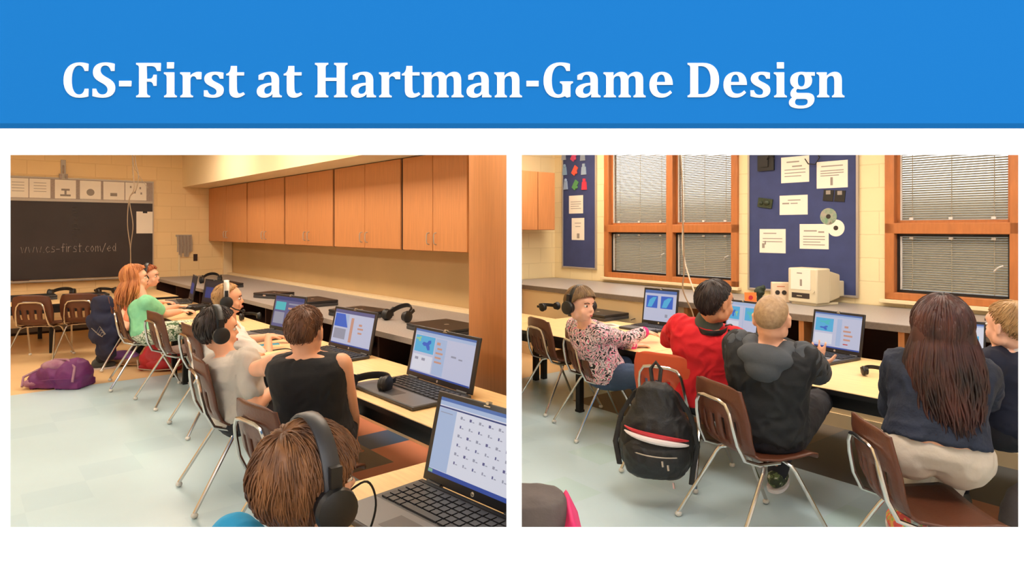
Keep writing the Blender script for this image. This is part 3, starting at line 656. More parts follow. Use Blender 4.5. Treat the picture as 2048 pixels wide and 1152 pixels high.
# far wall: cabinets and base
loc, yaw = wframe(RR, 'u', UR-.35, 0, 0)
zb_ = RR.onu(1075, 460, UR-.35)[1]; zt_ = RR.onu(1075, 343, UR-.35)[1]; xe = RR.onu(1110, 400, UR-.35)[0]
loc, yaw = wframe(RR, 'u', UR-.35, xe, zb_)
t = thing('wall_cabinet', 'maple wall cabinet in the far left corner of the window room', 'cabinet', loc, yaw)
b = B(); b.box(-1.2, 0, .02, .345, 0, zt_-zb_); b.build('body', 'cab', t, smooth=False)
xm = RR.onu(1076, 400, UR-.35)[0]-xe
for a, c in ((xm*3.2, xm*1.02), (xm*.98, -.002)): b = B(); b.box(a, c, 0, .02, .003, zt_-zb_-.003); b.build('door', 'cab', t, bevel=.003)
loc, yaw = wframe(RR, 'u', UR-.62, 0, 0)
zc_ = RR.onu(1075, 558, UR-.62)[1]
t = thing('countertop', 'short grey countertop on the far left wall below the maple wall cabinet', 'countertop', loc, yaw)
b = B(); b.box(3.2, CF-.01, 0, .61, zc_-.04, zc_); b.build('top', 'counter', t, smooth=False)
t = thing('base_cabinet', 'maple base cabinet at the far left edge behind the corner desk', 'cabinet', loc, yaw)
b = B(); b.box(3.2, CF-.01, .04, .6, 0.0, zc_-.041); b.build('body', 'cab', t, smooth=False)
b = B(); b.box(3.3, 4.2, .02, .04, 0.1, zc_-.06); b.build('door', 'cab', t, bevel=.003)
# desks of the right room
uu_ = RR.uv(Pz(1060, 643, DH))[0]
def rd(u0, u1, lbl, legs): return desk('desk', RR, u0, u1, DFR, DBR, DH, lbl, legs)
rd(3.0, uu_-.01, 'maple-topped desk in front of the girl in the patterned sweater', (3.72,))
rd(1.25, 2.99, 'maple-topped desk before the boy in red and the boy in the hooded jacket', (2.9,))
rd(-.9, 1.24, 'maple-topped desk in front of the long-haired girl in the denim jacket', (-.8,))
uu = RR.uv(Pz(1060, 643, DH))[0]
t = thing('desk', 'maple-topped corner desk at the left photo edge with a black headset on it', 'desk', RR.at(uu, 3.4, 0), RR.yu)
b = B(); b.box(-.2, DFR-3.4+.68, 0, 1.15, DH-.03, DH); b.build('desktop', 'desk', t, bevel=.004)
b = B(); b.box(-.2, DFR-3.4+.68, -.004, 0, DH-.031, DH-.004); b.box(-.15, .78, .03, .05, DH-.12, DH-.03); b.build('edge_band', 'black', t, smooth=False)
for x, y in ((RR.onu(1072, 700, uu+.06)[0]-3.4, .06), (.74, .06), (.74, .88)): b = B(); b.box(x-.024, x+.024, y-.024, y+.024, 0, DH-.03); b.build('leg', 'blackmetal', t, bevel=.003)
# pinboards
def pinboard(pxa, pxb, pyb, lbl):
    xa, zb_ = RR.onv(pxa, pyb, WR-.02); xb = RR.onv(pxb, pyb, WR-.02)[0]
    loc, yaw = wframe(RR, 'v', WR-.001, (xa+xb)/2, zb_); w = xb-xa
    t = thing('pinboard', lbl, 'pinboard', loc, yaw)
    b = B(); b.box(-w/2, w/2, -.015, 0, 0, 2.5-zb_); b.build('panel', 'navyfelt', t, smooth=False)
    b = B(); g = .02
    b.box(-w/2-g, -w/2, -.025, 0, -g, 2.52-zb_); b.box(w/2, w/2+g, -.025, 0, -g, 2.52-zb_); b.box(-w/2, w/2, -.025, 0, -g, 0); b.box(-w/2, w/2, -.025, 0, 2.5-zb_, 2.52-zb_)
    b.build('frame', 'alum', t, bevel=.003); return t
pinboard(1126, 1190, 532, 'narrow navy pinboard near the far left corner')
pinboard(1499, 1712, 575, 'wide navy pinboard between the two windows behind the old computer')
def sheet(px, py, w, h, lbl, marks, name='paper_notice', m='paper', rot=0, cat='paper', room=RR, pl=WR-.017, mm='papergrey'):
    x, z = room.onv(px, py, pl); x2 = room.onv(px+w/2, py, pl)[0]; x1_ = room.onv(px-w/2, py, pl)[0]; z2 = room.onv(px, py-h/2, pl)[1]; z1_ = room.onv(px, py+h/2, pl)[1]
    W, H_ = (x2-x1_)/2, (z2-z1_)/2
    lo, yw = wframe(room, 'v', pl, x, z); c = thing(name, lbl, cat, lo, yw); rm = Matrix.Rotation(rot, 4, 'Y')
    b = B(); b.box(-W, W, -.002, 0, -H_, H_, rm); b.build('sheet', m, c, smooth=False)
    if marks:
        b = B()
        for (a, bq, c_, d_) in marks: b.box(W*a, W*c_, -.003, -.0021, H_*bq, H_*d_, rm)
        b.build('print', mm, c, smooth=False)
    return c
lines = lambda n, z0, dz: [(-.75, z0-i*dz-.035, .75-(.3 if i % 3 == 2 else 0), z0-i*dz+.03) for i in range(n)]
sheet(1152, 409, 28, 36, 'upper cream sheet on the narrow pinboard', lines(4, .3, .25))
sheet(1156, 458, 25, 44, 'lower sheet on the narrow pinboard with a dark figure at its foot', [(-.5, .5, .5, .56), (-.4, .2, .4, .26), (-.15, -.85, .25, -.4)])
sheet(1590, 339, 56, 52, 'white sheet with a heading, top middle of the wide pinboard', [(-.6, .55, .3, .65), (-.2, .2, .5, .3)]+lines(3, 0, .25))
sheet(1664, 349, 62, 54, 'white sheet with a black mark, top right of the wide pinboard', [(-.7, .6, .7, .68), (-.1, -.8, .06, -.2)]+lines(3, .3, .18))
sheet(1587, 410, 56, 39, 'white sheet with two printed lines, middle of the wide pinboard', [(-.4, .45, .5, .55), (-.8, .1, -.3, .25), (-.2, .12, .3, .22)])
sheet(1545, 482, 52, 48, 'white sheet at the lower left of the wide pinboard', [(-.7, .6, .3, .68), (-.8, -.6, -.6, -.2), (-.6, -.3, -.5, 0)]+lines(2, .2, .25))
sheet(1628, 473, 58, 50, 'white sheet at the lower right of the pinboard, beside the discs', lines(4, .0, .22)+[(-.7, .4, .2, .5), (.3, .3, .7, .42)])
def pins(px, py, lbl, shape, cat, m, name):
    x, z = RR.onv(px, py, WR-.017); lo, yw = wframe(RR, 'v', WR-.0165, x, z)
    b = B(); shape(b); o = b.build(name, m, bevel=.0); o.location = lo; o.rotation_euler.z = yw; return tag(o, lbl, cat)
for i, (px, py, c) in enumerate([(1128, 311, (150, 160, 180)), (1148, 313, (200, 70, 110)), (1166, 312, (140, 150, 165)), (1130, 341, (130, 160, 190)), (1150, 341, (226, 90, 70)), (1168, 340, (150, 170, 190)), (1132, 370, (150, 170, 200)), (1151, 370, (90, 150, 90)), (1169, 370, (235, 60, 80))]):
    rr_ = ['top', 'middle', 'bottom'][i//3]; cc_ = ['left', 'centre', 'right'][i % 3]
    mm_ = mat('cutout_%d' % i, c, .7)
    def shp(b, i=i):
        if i % 3 == 0: b.box(-.04, .04, -.012, 0, -.06, .05, taper=.7); b.ell((0, -.01, .06), (.025, .01, .025))
        elif i % 3 == 1: b.box(-.035, .035, -.012, 0, -.06, .06, Matrix.Rotation(.6, 4, 'Y')); b.ell((.03, -.01, -.03), (.02, .01, .02))
        else: b.box(-.045, .045, -.012, 0, -.06, .04, taper=.8); b.box(-.02, .02, -.014, 0, .04, .08)
    pins(px, py, 'small paper cut-out on the narrow pinboard, %s row, %s' % (rr_, cc_), shp, 'decoration', mm_, 'paper_cutout')
def disc(b, rr=.075):
    for k in range(1): b.cone((0, 0, 0), (0, -.003, 0), rr, rr, 32); b.mi = 1; b.cone((0, -.003, 0), (0, -.0045, 0), rr*.28, rr*.28, 20)
M['discgreen'] = mat('disc_iridescent', (120, 180, 160), .15, metal=.7, var=(18, .3), c2=(200, 190, 200))
pins(1657, 433, 'shiny greenish disc pinned above the white disc', disc, 'disc', ['discgreen', 'slotdark'], 'compact_disc')
pins(1672, 456, 'white disc with a dark hub pinned on the wide pinboard', disc, 'disc', ['paper', 'slotdark'], 'compact_disc')
def chipb(b): b.box(-.085, .085, -.02, 0, -.075, .075); b.box(-.05, .03, -.03, -.02, -.04, .05); b.tube([(.02, -.03, .03), (.06, -.05, .08), (.1, -.03, .03)], .006)
pins(1533, 326, 'black computer part at the top left of the wide pinboard', chipb, 'computer part', 'black', 'circuit_part')
def chips(b): b.box(-.075, .075, -.012, 0, -.045, .045, Matrix.Rotation(.15, 4, 'Y')); b.ell((.02, -.015, 0), (.03, .012, .025)); b.ell((-.04, -.015, 0), (.02, .012, .02))
pins(1531, 406, 'dark green circuit board on the left of the wide pinboard', chips, 'circuit board', mat('pcb_green', (44, 56, 34), .5, var=(40, .5)), 'circuit_part')
def flop(b): b.mi = 0; b.box(-.045, .045, -.006, 0, -.05, .05, Matrix.Rotation(.1, 4, 'Y')); b.mi = 1; b.box(-.02, .02, -.008, -.006, .01, .045)
pins(1657, 391, 'black floppy disk under the top right sheet, left of a pair', flop, 'floppy disk', ['black', 'papergrey'], 'floppy_disk')
pins(1680, 392, 'black floppy disk under the top right sheet, right of a pair', flop, 'floppy disk', ['black', 'papergrey'], 'floppy_disk')
x_, z_ = RR.onv(1600, 320, WR-.03); 
def wire(b): b.tube([(0, -.02, 0), (.04, -.04, -.05), (.1, -.03, -.06), (.14, -.03, 0), (.1, -.02, .06)], .005)
pins(1612, 318, 'loop of thin black wire at the top of the wide pinboard', wire, 'wire', 'black', 'wire_loop')
# hanging cables in the right room
YC = 4.9
cable('hanging_cable', [P(1350, 200, YC), P(1362, 330, YC), P(1366, 450, YC), P(1368, 540, YC), P(1366, 580, YC+.0), P(1385, 625, YC), P(1388, 650, YC)], .005, 'cable', 'thin grey cable hanging in front of the four-pane window')
cable('hanging_cable', [P(1358, 200, YC+.04), P(1366, 400, YC+.04), P(1366, 500, YC+.04), P(1380, 560, YC+.04), P(1396, 600, YC+.04), P(1398, 612, YC+.04)], .0055, 'paper', 'pale cord slanting right in front of the four-pane window')
# ================================================================ chairs
def chair_proto(name, label, shellm):
    t = thing(name, label, 'chair')
    k = .97
    # profile of the shell in (y, z): from the top of the back to the front lip
    prof = [(-.235, .735), (-.225, .66), (-.205, .57), (-.19, .49), (-.165, .43), (-.11, .395), (-.02, .385), (.08, .392), (.16, .40), (.20, .392), (.215, .37)]
    hw = [.165, .19, .20, .195, .185, .19, .20, .205, .205, .195, .18]
    nx = 17
    def sheet_(rows, th, holes):
        bm = bmesh.new(); g = []
        for ri, (y, z) in rows:
            w = hw[ri] if isinstance(ri, int) else hw[int(ri)]*(1-ri % 1)+hw[min(10, int(ri)+1)]*(ri % 1)
            row = []
            for c in range(nx):
                s_ = c/(nx-1)*2-1; x = w*s_
                yy = y + (.03*s_*s_ if ri < 4.5 else 0); zz = z + (.014*s_*s_ if ri >= 4.5 else 0)
                if ri < .01: zz -= .03*abs(s_)**5
                row.append(bm.verts.new((x, yy, zz)))
            g.append(row)
        for i in range(len(g)-1):
            for c in range(nx-1):
                if holes(rows[i][0], c): continue
                bm.faces.new((g[i][c], g[i+1][c], g[i+1][c+1], g[i][c+1]))
        bmesh.ops.recalc_face_normals(bm, faces=bm.faces)
        me = bpy.data.meshes.new('s'); bm.to_mesh(me); bm.free(); return me
    def fine(a, c):
        out = []; i = a
        while i < c+.001:
            q = int(min(i, 9.999)); f = i-q; out.append((i, (prof[q][0]*(1-f)+prof[q+1][0]*f, prof[q][1]*(1-f)+prof[q+1][1]*f))); i += .25
        return out
    me = sheet_(fine(0, 4.5), .008, lambda ri, c: 2.0 <= ri < 3.5 and c in (3, 6, 9, 12))
    o = linkmesh('backrest', me, shellm, t); m = o.modifiers.new('solid', 'SOLIDIFY'); m.thickness = .009; m.offset = 0
    me = sheet_(fine(4.5, 10), .008, lambda ri, c: False)
    o = linkmesh('seat', me, shellm, t); m = o.modifiers.new('solid', 'SOLIDIFY'); m.thickness = .010; m.offset = 0
    # chrome loop behind the backrest
    b = B(); pts = [(-.155, .02, .372), (-.16, -.10, .375), (-.158, -.17, .40), (-.15, -.205, .47), (-.14, -.225, .56), (-.13, -.232, .61), (-.105, -.236, .645), (-.06, -.238, .655)]
    pts = pts+[(-x, y, z) for x, y, z in reversed(pts)]
    b.tube(pts, .0095, 8); b.build('back_frame', 'chrome', t)
    for sx in (-1, 1):
        for sy, foot in ((-1, (sx*.235, -.27, .012)), (1, (sx*.225, .25, .012))):
            b = B(); b.tube([(sx*.07, sy*.03, .368), (sx*.13, sy*.05+(.01), .37), (sx*.165, sy*.075, .355), (sx*.175, sy*.09, .33), (foot[0], foot[1], foot[2]+.012)], .0095, 8)
            l = b.build('leg', 'chrome', t)
            b = B(); b.ell((foot[0], foot[1], .014), (.017, .017, .014), None, 12, 8); b.build('glide', 'glide', l)
    b = B(); b.tube([(-.16, .0, .368), (.16, .0, .368)], .009, 8); b.build('cross_bar', 'chrome', t)
    return t
def place(t, p, fwd, label, group=None, sc=1.0):
    t.location = (p[0], p[1], 0); t.rotation_euler.z = atan2(-fwd[0], fwd[1]); t.scale = (sc, sc, sc); t['label'] = label
    if group: t['group'] = group
    return t
CUR['room'] = 'L'
cp = chair_proto('school_chair', 'x', 'brownplastic')
first = True
def chair(p, fwd, label, group, sc=1.0):
    global first
    t = cp if first else copy_tree(cp); first = False
    return place(t, p, fwd, label, group, sc)
d2 = LR.d2; d1 = LR.d1
g = 'brown school chairs along the left desk row'
def seat_at(px, py, z=.40): return Pz(px, py, z)
c1 = P(82, 600, 7.25); c2 = P(172, 600, 7.45)
chair(c1, V((-.2, 1, 0)), 'leftmost empty brown school chair pushed to the desk under the chalkboard', 'brown chairs at the chalkboard desk', 1.0)
chair(c2, V((-.28, 1, 0)), 'second empty brown school chair at the chalkboard desk, nearer the girls', 'brown chairs at the chalkboard desk', 1.0)
CA = V((-3.46, 6.14, 0)); CBp = V((-2.82, 5.55, 0)); CC = V((-2.17, 4.83, 0)); CD = V((-1.50, 3.62, 0)); CE = V((-.93, 2.86, 0)); CG = V((-.62, 1.50, 0))
chair(CA, d2+d1*-.15, 'brown school chair under the girl in the mint shirt', g, 1.05)
chair(CBp, d2+d1*.1, 'empty brown school chair between the girl in mint and the boys', g, 1.05)
chair(CC, d2, 'brown school chair under the blond boy in white', g, 1.05)
chair(CD, d2+d1*-.1, 'brown school chair under the dark-haired boy in the grey shirt', g, 1.05)
chair(CE, d2+d1*.12, 'school chair under the boy in the black sleeveless top', g, 1.0)
chair(CG, d2+d1*.3, 'nearest school chair, under the brown-haired boy in the foreground', g, .95)
CB_ = V((-4.10, 6.95, 0))
chair(CB_, d2, 'farthest brown school chair of the row, under the child in salmon', g, 1.05)
CUR['room'] = 'R'
g = 'brown school chairs of the window room'
def rchair(p, f, l, s=1.0): return chair(p, V(f), l, g, s)
RA = Pz(1125, 715, .4); RA = V((.60, 5.55, 0)); RB = V((.66, 4.62, 0)); RC = V((1.30, 3.62, 0)); RD = V((1.42, 3.16, 0)); RE = V((1.66, 2.56, 0)); 
rchair(P(1120, 600, 5.35), (.9, .45, 0), 'empty brown school chair at the far left, behind the girl in the patterned sweater')
rchair(P(1200, 600, 4.70), (.97, .26, 0), 'brown school chair under the girl in the patterned sweater')
RDc = P(1508, 900, 3.14); REc = P(1848, 990, 2.50)
rchair(RDc, (.95, .30, 0), 'brown school chair under the short-haired boy in the dark hoodie', 1.0)
rchair(REc, (.99, -.10, 0), 'brown school chair under the long-haired girl, nearest to the camera', .97)
oc = chair_proto('school_chair', 'orange-red school chair with the black backpack hanging on it', 'orangeplastic')
ORC = P(1358, 820, 3.92)
place(oc, ORC, V((.66, .75, 0)), 'orange-red school chair with the black backpack hanging on it', None, 1.0)
# ================================================================ laptops
UI = {
 'game': [('s_bg', 0, 0, 1, 1), ('s_pale', 0, .88, 1, 1), ('s_bar', 0, .95, 1, 1), ('s_cyan', .02, .48, .36, .86), ('blob_s_blue', .14, .52, .33, .82), ('blob_s_green', .02, .7, .14, .85), ('s_white', .02, .06, .36, .42), ('s_grey', .06, .30, .12, .36), ('s_grey', .18, .30, .24, .36), ('s_pale', .38, .06, .56, .86), ('s_orange', .40, .72, .46, .78), ('s_orange', .42, .62, .5, .66), ('s_orange', .40, .52, .52, .56), ('s_orange', .40, .42, .5, .46), ('s_orange', .40, .32, .52, .36), ('s_grey', .66, .52, .74, .56), ('s_grey', .78, .5, .84, .53), ('s_task', 0, 0, 1, .035)],
 'blue': [('s_bg', 0, 0, 1, 1), ('s_dim', 0, .9, 1, 1), ('s_pale', .02, .5, .38, .88), ('tri_s_blue', .02, .5, .38, .88), ('s_grey', .04, .15, .35, .45), ('s_orange', .45, .1, .52, .8), ('s_orange', .66, .6, .74, .66), ('s_orange', .64, .5, .78, .55), ('s_orange', .66, .38, .76, .43), ('s_task', 0, 0, 1, .035)],
 'dim': [('s_dim', 0, 0, 1, 1), ('s_navy', 0, .88, 1, 1), ('s_teal', .04, .55, .4, .82), ('s_grey', .04, .1, .4, .48), ('s_orange', .5, .6, .7, .66), ('s_orange', .52, .3, .75, .36), ('s_grey', .5, .75, .92, .8)],
 'dark': [('s_black', 0, 0, 1, 1), ('s_navy', .1, .2, .8, .7)],
 'files': [('s_white', 0, 0, 1, 1), ('s_pale', 0, .9, 1, 1), ('s_bar', .0, .955, 1, 1), ('s_navy', 0, .865, 1, .885), ('s_pale', 0, .06, .2, .86), ('s_grey', .02, .80, .16, .81)] + [(('s_grey', 's_dim')[(i+j) % 2], .25+.1*i+(.008 if j % 2 else 0), .78-.115*j, .25+.1*i+.022, .78-.115*j+.035) for i in range(8) for j in range(6)] + [('s_grey', .25+.1*i+.03, .78-.115*j, .25+.1*i+.05, .78-.115*j+.012) for i in range(8) for j in range(6)] + [('s_task', 0, 0, 1, .055), ('s_green', 0, .008, .05, .047)],
 'maps': [('s_bg', 0, 0, 1, 1), ('s_bar', 0, .9, 1, 1), ('s_blue', .06, .42, .42, .82), ('tri_s_cyan', .1, .45, .38, .78), ('s_blue', .52, .42, .9, .82), ('tri_s_cyan', .56, .45, .86, .78), ('s_grey', .68, .14, .76, .24)],
 'sea': [('s_bg', 0, 0, 1, 1), ('s_pale', 0, .9, 1, 1), ('s_cyan', .03, .4, .42, .84), ('blob_s_blue', .1, .46, .3, .8), ('blob_s_green', .26, .5, .38, .74), ('s_pale', .54, .1, .56, .86), ('s_cyan', .6, .4, .92, .84), ('blob_s_teal', .64, .46, .9, .8), ('s_white', .05, .08, .42, .34)],
 'fish': [('s_bg', 0, 0, 1, 1), ('s_pale', 0, .9, 1, 1), ('s_bar', 0, .955, 1, 1), ('s_cyan', .03, .46, .42, .84), ('blob_s_teal', .1, .64, .4, .82), ('blob_s_blue', .12, .48, .34, .64), ('s_white', .03, .1, .42, .4), ('s_pale', .5, .08, .6, .86), ('s_orange', .66, .62, .74, .68), ('s_orange', .64, .5, .8, .55), ('s_orange', .66, .38, .84, .43), ('s_orange', .66, .26, .8, .31), ('s_red', .66, .14, .76, .17), ('s_task', 0, 0, 1, .04)],
 'white': [('s_white', 0, 0, 1, 1), ('s_pale', 0, .92, 1, 1), ('s_bar', 0, .96, 1, 1), ('s_red', .2, .3, .34, .4), ('s_red', .26, .4, .3, .48), ('s_cyan', .6, .2, .9, .7), ('s_task', 0, 0, 1, .05)]}
def laptop(FL, FR, HL, top, ui, label, zt=DH, W=None, tilt=None, open_=True, HR=None, group=None, keys=True):
    """corners as seen: front left, front right, hinge left; top = pixel row of the lid's top edge at its left end"""
    z = zt+.022
    a, c, h = Pz(*FL, z), Pz(*FR, z), Pz(*HL, z)
    xd = (c-a).normalized(); yd = V((-xd.y, xd.x, 0)); w = W or (c-a).length; D = (h-a).dot(yd)
    D = min(max(D, w*.55), w*1.0)
    if HR:
        e = Pz(*HR, z); xd = (e-h).normalized(); yd = V((-xd.y, xd.x, 0)); w = W or (e-h).length
        D = min(max((h-(c if FR[0] < 1100 or FR[0] > 1200 else a)).dot(yd), w*.68), w*.9)
        if FR[1] > 1100: D = min(max((h-a).dot(yd), w*.68), w*.8)
        D = min(D, .35); a = h-yd*D
    t = thing('laptop', label, 'laptop', (a.x, a.y, zt), atan2(xd.y, xd.x), group)
    b = B(); b.box(0, w, 0, D, .003, .020); b.build('base', 'laptop', t, bevel=.004)
    b = B(); b.box(.006, w-.006, .006, D*.42, .0195, .022); b.build('palm_rest', 'palm', t, bevel=.001)
    b = B(); b.box(w*.38, w*.60, D*.1, D*.34, .0222, .0230); b.build('touchpad', 'laptop', t, bevel=.0004)
    b = B(); nr, nc = 5, 13; kx0, kx1, ky0, ky1 = w*.05, w*.95, D*.45, D*.90
    for r in range(nr):
        for cc in range(nc):
            x = kx0+(kx1-kx0)*cc/nc; y = ky0+(ky1-ky0)*r/nr; g = (kx1-kx0)/nc*.1
            if r == 0 and 3 <= cc <= 7:
                if cc == 3: b.box(x+g, kx0+(kx1-kx0)*8/nc-g, y+g, y+(ky1-ky0)/nr-g, .020, .0255)
                continue
            b.box(x+g, x+(kx1-kx0)/nc-g, y+g, y+(ky1-ky0)/nr-g, .020, .0255, None, None)
    b.build('keyboard', 'key', t, smooth=False)
    b = B(); b.box(.01, w-.01, D*.93, D*.97, .0205, .0225); b.build('speaker_strip', 'laptop_lid', t, smooth=False)
    # lid
    tl = radians(tilt if tilt is not None else 17)
    L = .72*w
    if top is not None:
        hp = a+yd*D; lo, hi = .1, .8
        for _ in range(30):
            mid = (lo+hi)/2; q = hp+(yd*sin(tl)+V((0, 0, cos(tl))))*mid
            row = HOR-(q.z-EYE)*F/q.y
            if row > top: lo = mid
            else: hi = mid
        L = lo
    lid = Matrix.Translation((0, D, .02)) @ Matrix.Rotation(-tl, 4, 'X')
    b = B(); b.box(0, w, 0, .012, .0, L, lid); l = b.build('lid', 'laptop_lid', t, bevel=.004)
    bz0, bzt, bs = L*.10, L*.06, w*.045
    b = B(); mats = []; 
    def quad(m, x0, y0, x1, y1, k):
        if m not in mats: mats.append(m)
        b.mi = mats.index(m)
        X0, X1 = bs+(w-2*bs)*x0, bs+(w-2*bs)*x1; Z0, Z1 = bz0+(L-bz0-bzt)*y0, bz0+(L-bz0-bzt)*y1
        return X0, X1, Z0, Z1, -.0004-.00015*k
    for k, (m, x0, y0, x1, y1) in enumerate(UI[ui]):
        sh = None
        if m.startswith('blob_'): sh = 'b'; m = m[5:]
        if m.startswith('tri_'): sh = 't'; m = m[4:]
        X0, X1, Z0, Z1, y = quad(m, x0, y0, x1, y1, k if k < 12 else 12)
        if sh is None: pts = [(X0, Z0), (X1, Z0), (X1, Z1), (X0, Z1)]
        elif sh == 't': pts = [(X0, Z0), (X0+(X1-X0)*.5, Z0), (X1, Z1), (X0+(X1-X0)*.6, Z1*.98+Z0*.02), (X0+(X1-X0)*.2, Z0*.3+Z1*.7)] if m == 's_cyan' else [(X0, Z0), (X1, Z0), (X0+(X1-X0)*.7, Z1), (X0, Z1)]
        else:
            pts = [((X0+X1)/2+(X1-X0)/2*(.62+.35*sin(5*q+len(ui)))*cos(q*2*pi/14), (Z0+Z1)/2+(Z1-Z0)/2*(.62+.35*sin(5*q+len(ui)))*sin(q*2*pi/14)) for q in range(14)]
        f = b.bm.faces.new([b.bm.verts.new((px_, y, pz_)) for px_, pz_ in pts]); f.material_index = b.mi
    bmesh.ops.transform(b.bm, matrix=lid, verts=b.bm.verts)
    b.build('screen', [mats_ for mats_ in mats], l, smooth=False)
    b = B(); b.cone((w/2, -.0006, bz0*.5), (w/2, .001, bz0*.5), bz0*.26, bz0*.26, 20); b.box(w*.47, w*.53, -.003, .0, L-bzt*.62, L-bzt*.4); bmesh.ops.transform(b.bm, matrix=lid, verts=b.bm.verts)
    b.build('emblem', 'silver', l, smooth=False)
    b = B(); b.box(w*.488, w*.512, -.004, .013, L-.004, L+.006); bmesh.ops.transform(b.bm, matrix=lid, verts=b.bm.verts); b.build('latch', 'silver', l, smooth=False)
    for h0 in (.06, .8): b = B(); b.cone((w*h0, D, .018), (w*(h0+.14), D, .018), .009, .009, 12); b.build('hinge', 'laptop_lid', t)
    if keys == 'big':
        mt = lid @ Matrix.Translation((w/2, -.0009, bz0*.38)) @ FRONT; text('hp', bz0*.36, .0002, l, 'emblem_letters', 'laptop_lid', mt)
    return t
CUR['room'] = 'L'
laptop((713, 1028), (1240, 1260), (845, 955), 779, 'files', 'large open laptop in the foreground showing a file window of small icons', W=.50, HR=(1013, 1028), keys='big', tilt=14)
laptop((775, 785), (866, 823), (812, 748), 648, 'game', 'open laptop with a blue game map on screen, behind the black headphones', tilt=12, HR=(943, 790))
laptop((624, 708), (699, 733), (656, 690), 611, 'blue', 'open laptop with a dark blue shape on screen, right of the boy in black', tilt=12, HR=(740, 711))
laptop((512, 674), (570, 690), (538, 656), 586, 'dim', 'open laptop with a dim violet screen under the blond boy\'s hand', tilt=12, HR=(600, 668))
laptop((374, 619), (424, 625), (402, 607), 557, 'dark', 'open laptop with a nearly black screen, reached by the girl in mint', tilt=10, HR=(438, 613))
laptop((330, 599), (336, 608), (366, 600), 548, 'dark', 'farthest open laptop with its dark lid raised, seen edge-on before the child in salmon', tilt=10, W=.46)
# laptops closed
def closed(px, py, w, d, fwd, z, label, n=1, group=None, h=.055):
    p = Pz(px, py, z+.015); t = thing('closed_laptop', label, 'laptop', (p.x, p.y, z), atan2(-fwd.x, fwd.y), group)
    b = B(); b.box(-w/2, w/2, -d/2, d/2, .002, h*.55); b.build('base', 'laptop', t, bevel=.004)
    b = B(); b.box(-w/2, w/2, -d/2, d/2, h*.58, h); b.build('lid', 'laptop_lid', t, bevel=.005)
    b = B(); b.box(-.02, .02, -d/2-.003, -d/2+.002, h*.45, h*.7); b.build('latch', 'silver', t, smooth=False); b = B(); b.cone((0, 0, h), (0, 0, h+.0008), .018, .018, 16); b.build('emblem', 'silver', t, smooth=False); return t
closed(66, 597, .46, .34, d1, DH, 'closed black laptop at the left end of the chalkboard desk')
closed(172, 594, .46, .34, d1, DH, 'closed black laptop on the chalkboard desk, right of the headset')
gg = 'closed laptops on the left countertop'
closed(450, 571, .50, .30, d2, CH, 'closed laptop on the far end of the grey countertop behind the blond boy', group=gg)
closed(548, 592, .34, .26, d2+d1*.4, CH, 'small closed laptop on the countertop left of the violet laptop screen', group=gg)
closed(625, 606, .46, .32, d2, CH, 'closed laptop on the countertop between the two middle screens', group=gg)
closed(722, 628, .46, .34, d2+d1*.15, CH, 'closed laptop on the countertop just left of two small headsets', group=gg)
closed(893, 657, .52, .36, d2, CH, 'closed laptop on the countertop behind the blue game map screen', group=gg, h=.045)
CUR['room'] = 'R'
laptop((1231, 652), (1322, 666), (1283, 645), 574, 'maps', 'open laptop with two blue pictures, beside the girl in the patterned sweater', tilt=8, HR=(1352, 654))
laptop((1440, 678), (1500, 692), (1448, 664), 597, 'sea', 'open laptop with green and blue pictures, between the red shirt and cropped head', tilt=8, HR=(1514, 675))
laptop((1590, 722), (1684, 748), (1619, 696), 617, 'fish', 'open laptop showing a turquoise fish picture, before the raised hand', tilt=10, HR=(1722, 714))
laptop((1865, 765), (1960, 790), (1872, 728), 636, 'white', 'open laptop with a bright white screen, right of the long-haired girl', tilt=10, HR=(1970, 740))
closed(1196, 632, .50, .34, RR.d2, DH, 'thick closed black laptop on the desk behind the girl in headphones', h=.06)
# ================================================================ headphones
def headphones(mtx, label, s=1.0, cup=.038, m='black', spread=.078, group=None, mic=False, band='black', loc=None, cable_pts=None):
    """local frame: x across the ears, z up over the head"""
    loc = V(loc) if loc is not None else mtx.translation.copy()
    t = thing('headphones', label, 'headphones', loc, 0, group); mt = Matrix.Translation(-loc) @ mtx @ Matrix.Scale(s, 4)
    b = B(); pts = []; secs = []
    n = 18; R_ = spread
    for i in range(n+1):
        a = pi*i/n; c = V((-cos(a)*R_*1.06, 0, sin(a)*R_*1.32)); nn = V((-cos(a), 0, sin(a)))
        secs.append((c, nn, V((0, 1, 0)), .005, .016))
    b.loft(secs, 10, 3); bmesh.ops.transform(b.bm, matrix=mt, verts=b.bm.verts); b.build('headband', band, t)
    for sx in (-1, 1):
        b = B(); x = sx*spread
        for x0_, x1_, r0, r1 in ((.0, .016, cup*.82, cup), (.016, .026, cup, cup*.93), (.026, .032, cup*.93, cup*.6)): b.cone((x+sx*x0_, 0, -.012), (x+sx*x1_, 0, -.012), r0, r1, 20)
        b.box(x+sx*.012-.006, x+sx*.012+.006, -.01, .01, .015, .06)
        bmesh.ops.transform(b.bm, matrix=mt, verts=b.bm.verts); e = b.build('ear_cup', m, t)
        b = B(); b.cone((x-sx*.012, 0, -.012), (x+sx*.001, 0, -.012), cup*.78, cup*.86, 20); bmesh.ops.transform(b.bm, matrix=mt, verts=b.bm.verts); b.build('cushion', 'cableblk', e)
    if mic:
        b = B(); b.tube([(spread+.02, .0, -.02), (spread+.01, .05, -.055), (spread-.02, .09, -.07)], .004, 6); b.ell((spread-.025, .095, -.07), (.01, .01, .01)); bmesh.ops.transform(b.bm, matrix=mt, verts=b.bm.verts); b.build('microphone', m, t)
    return t
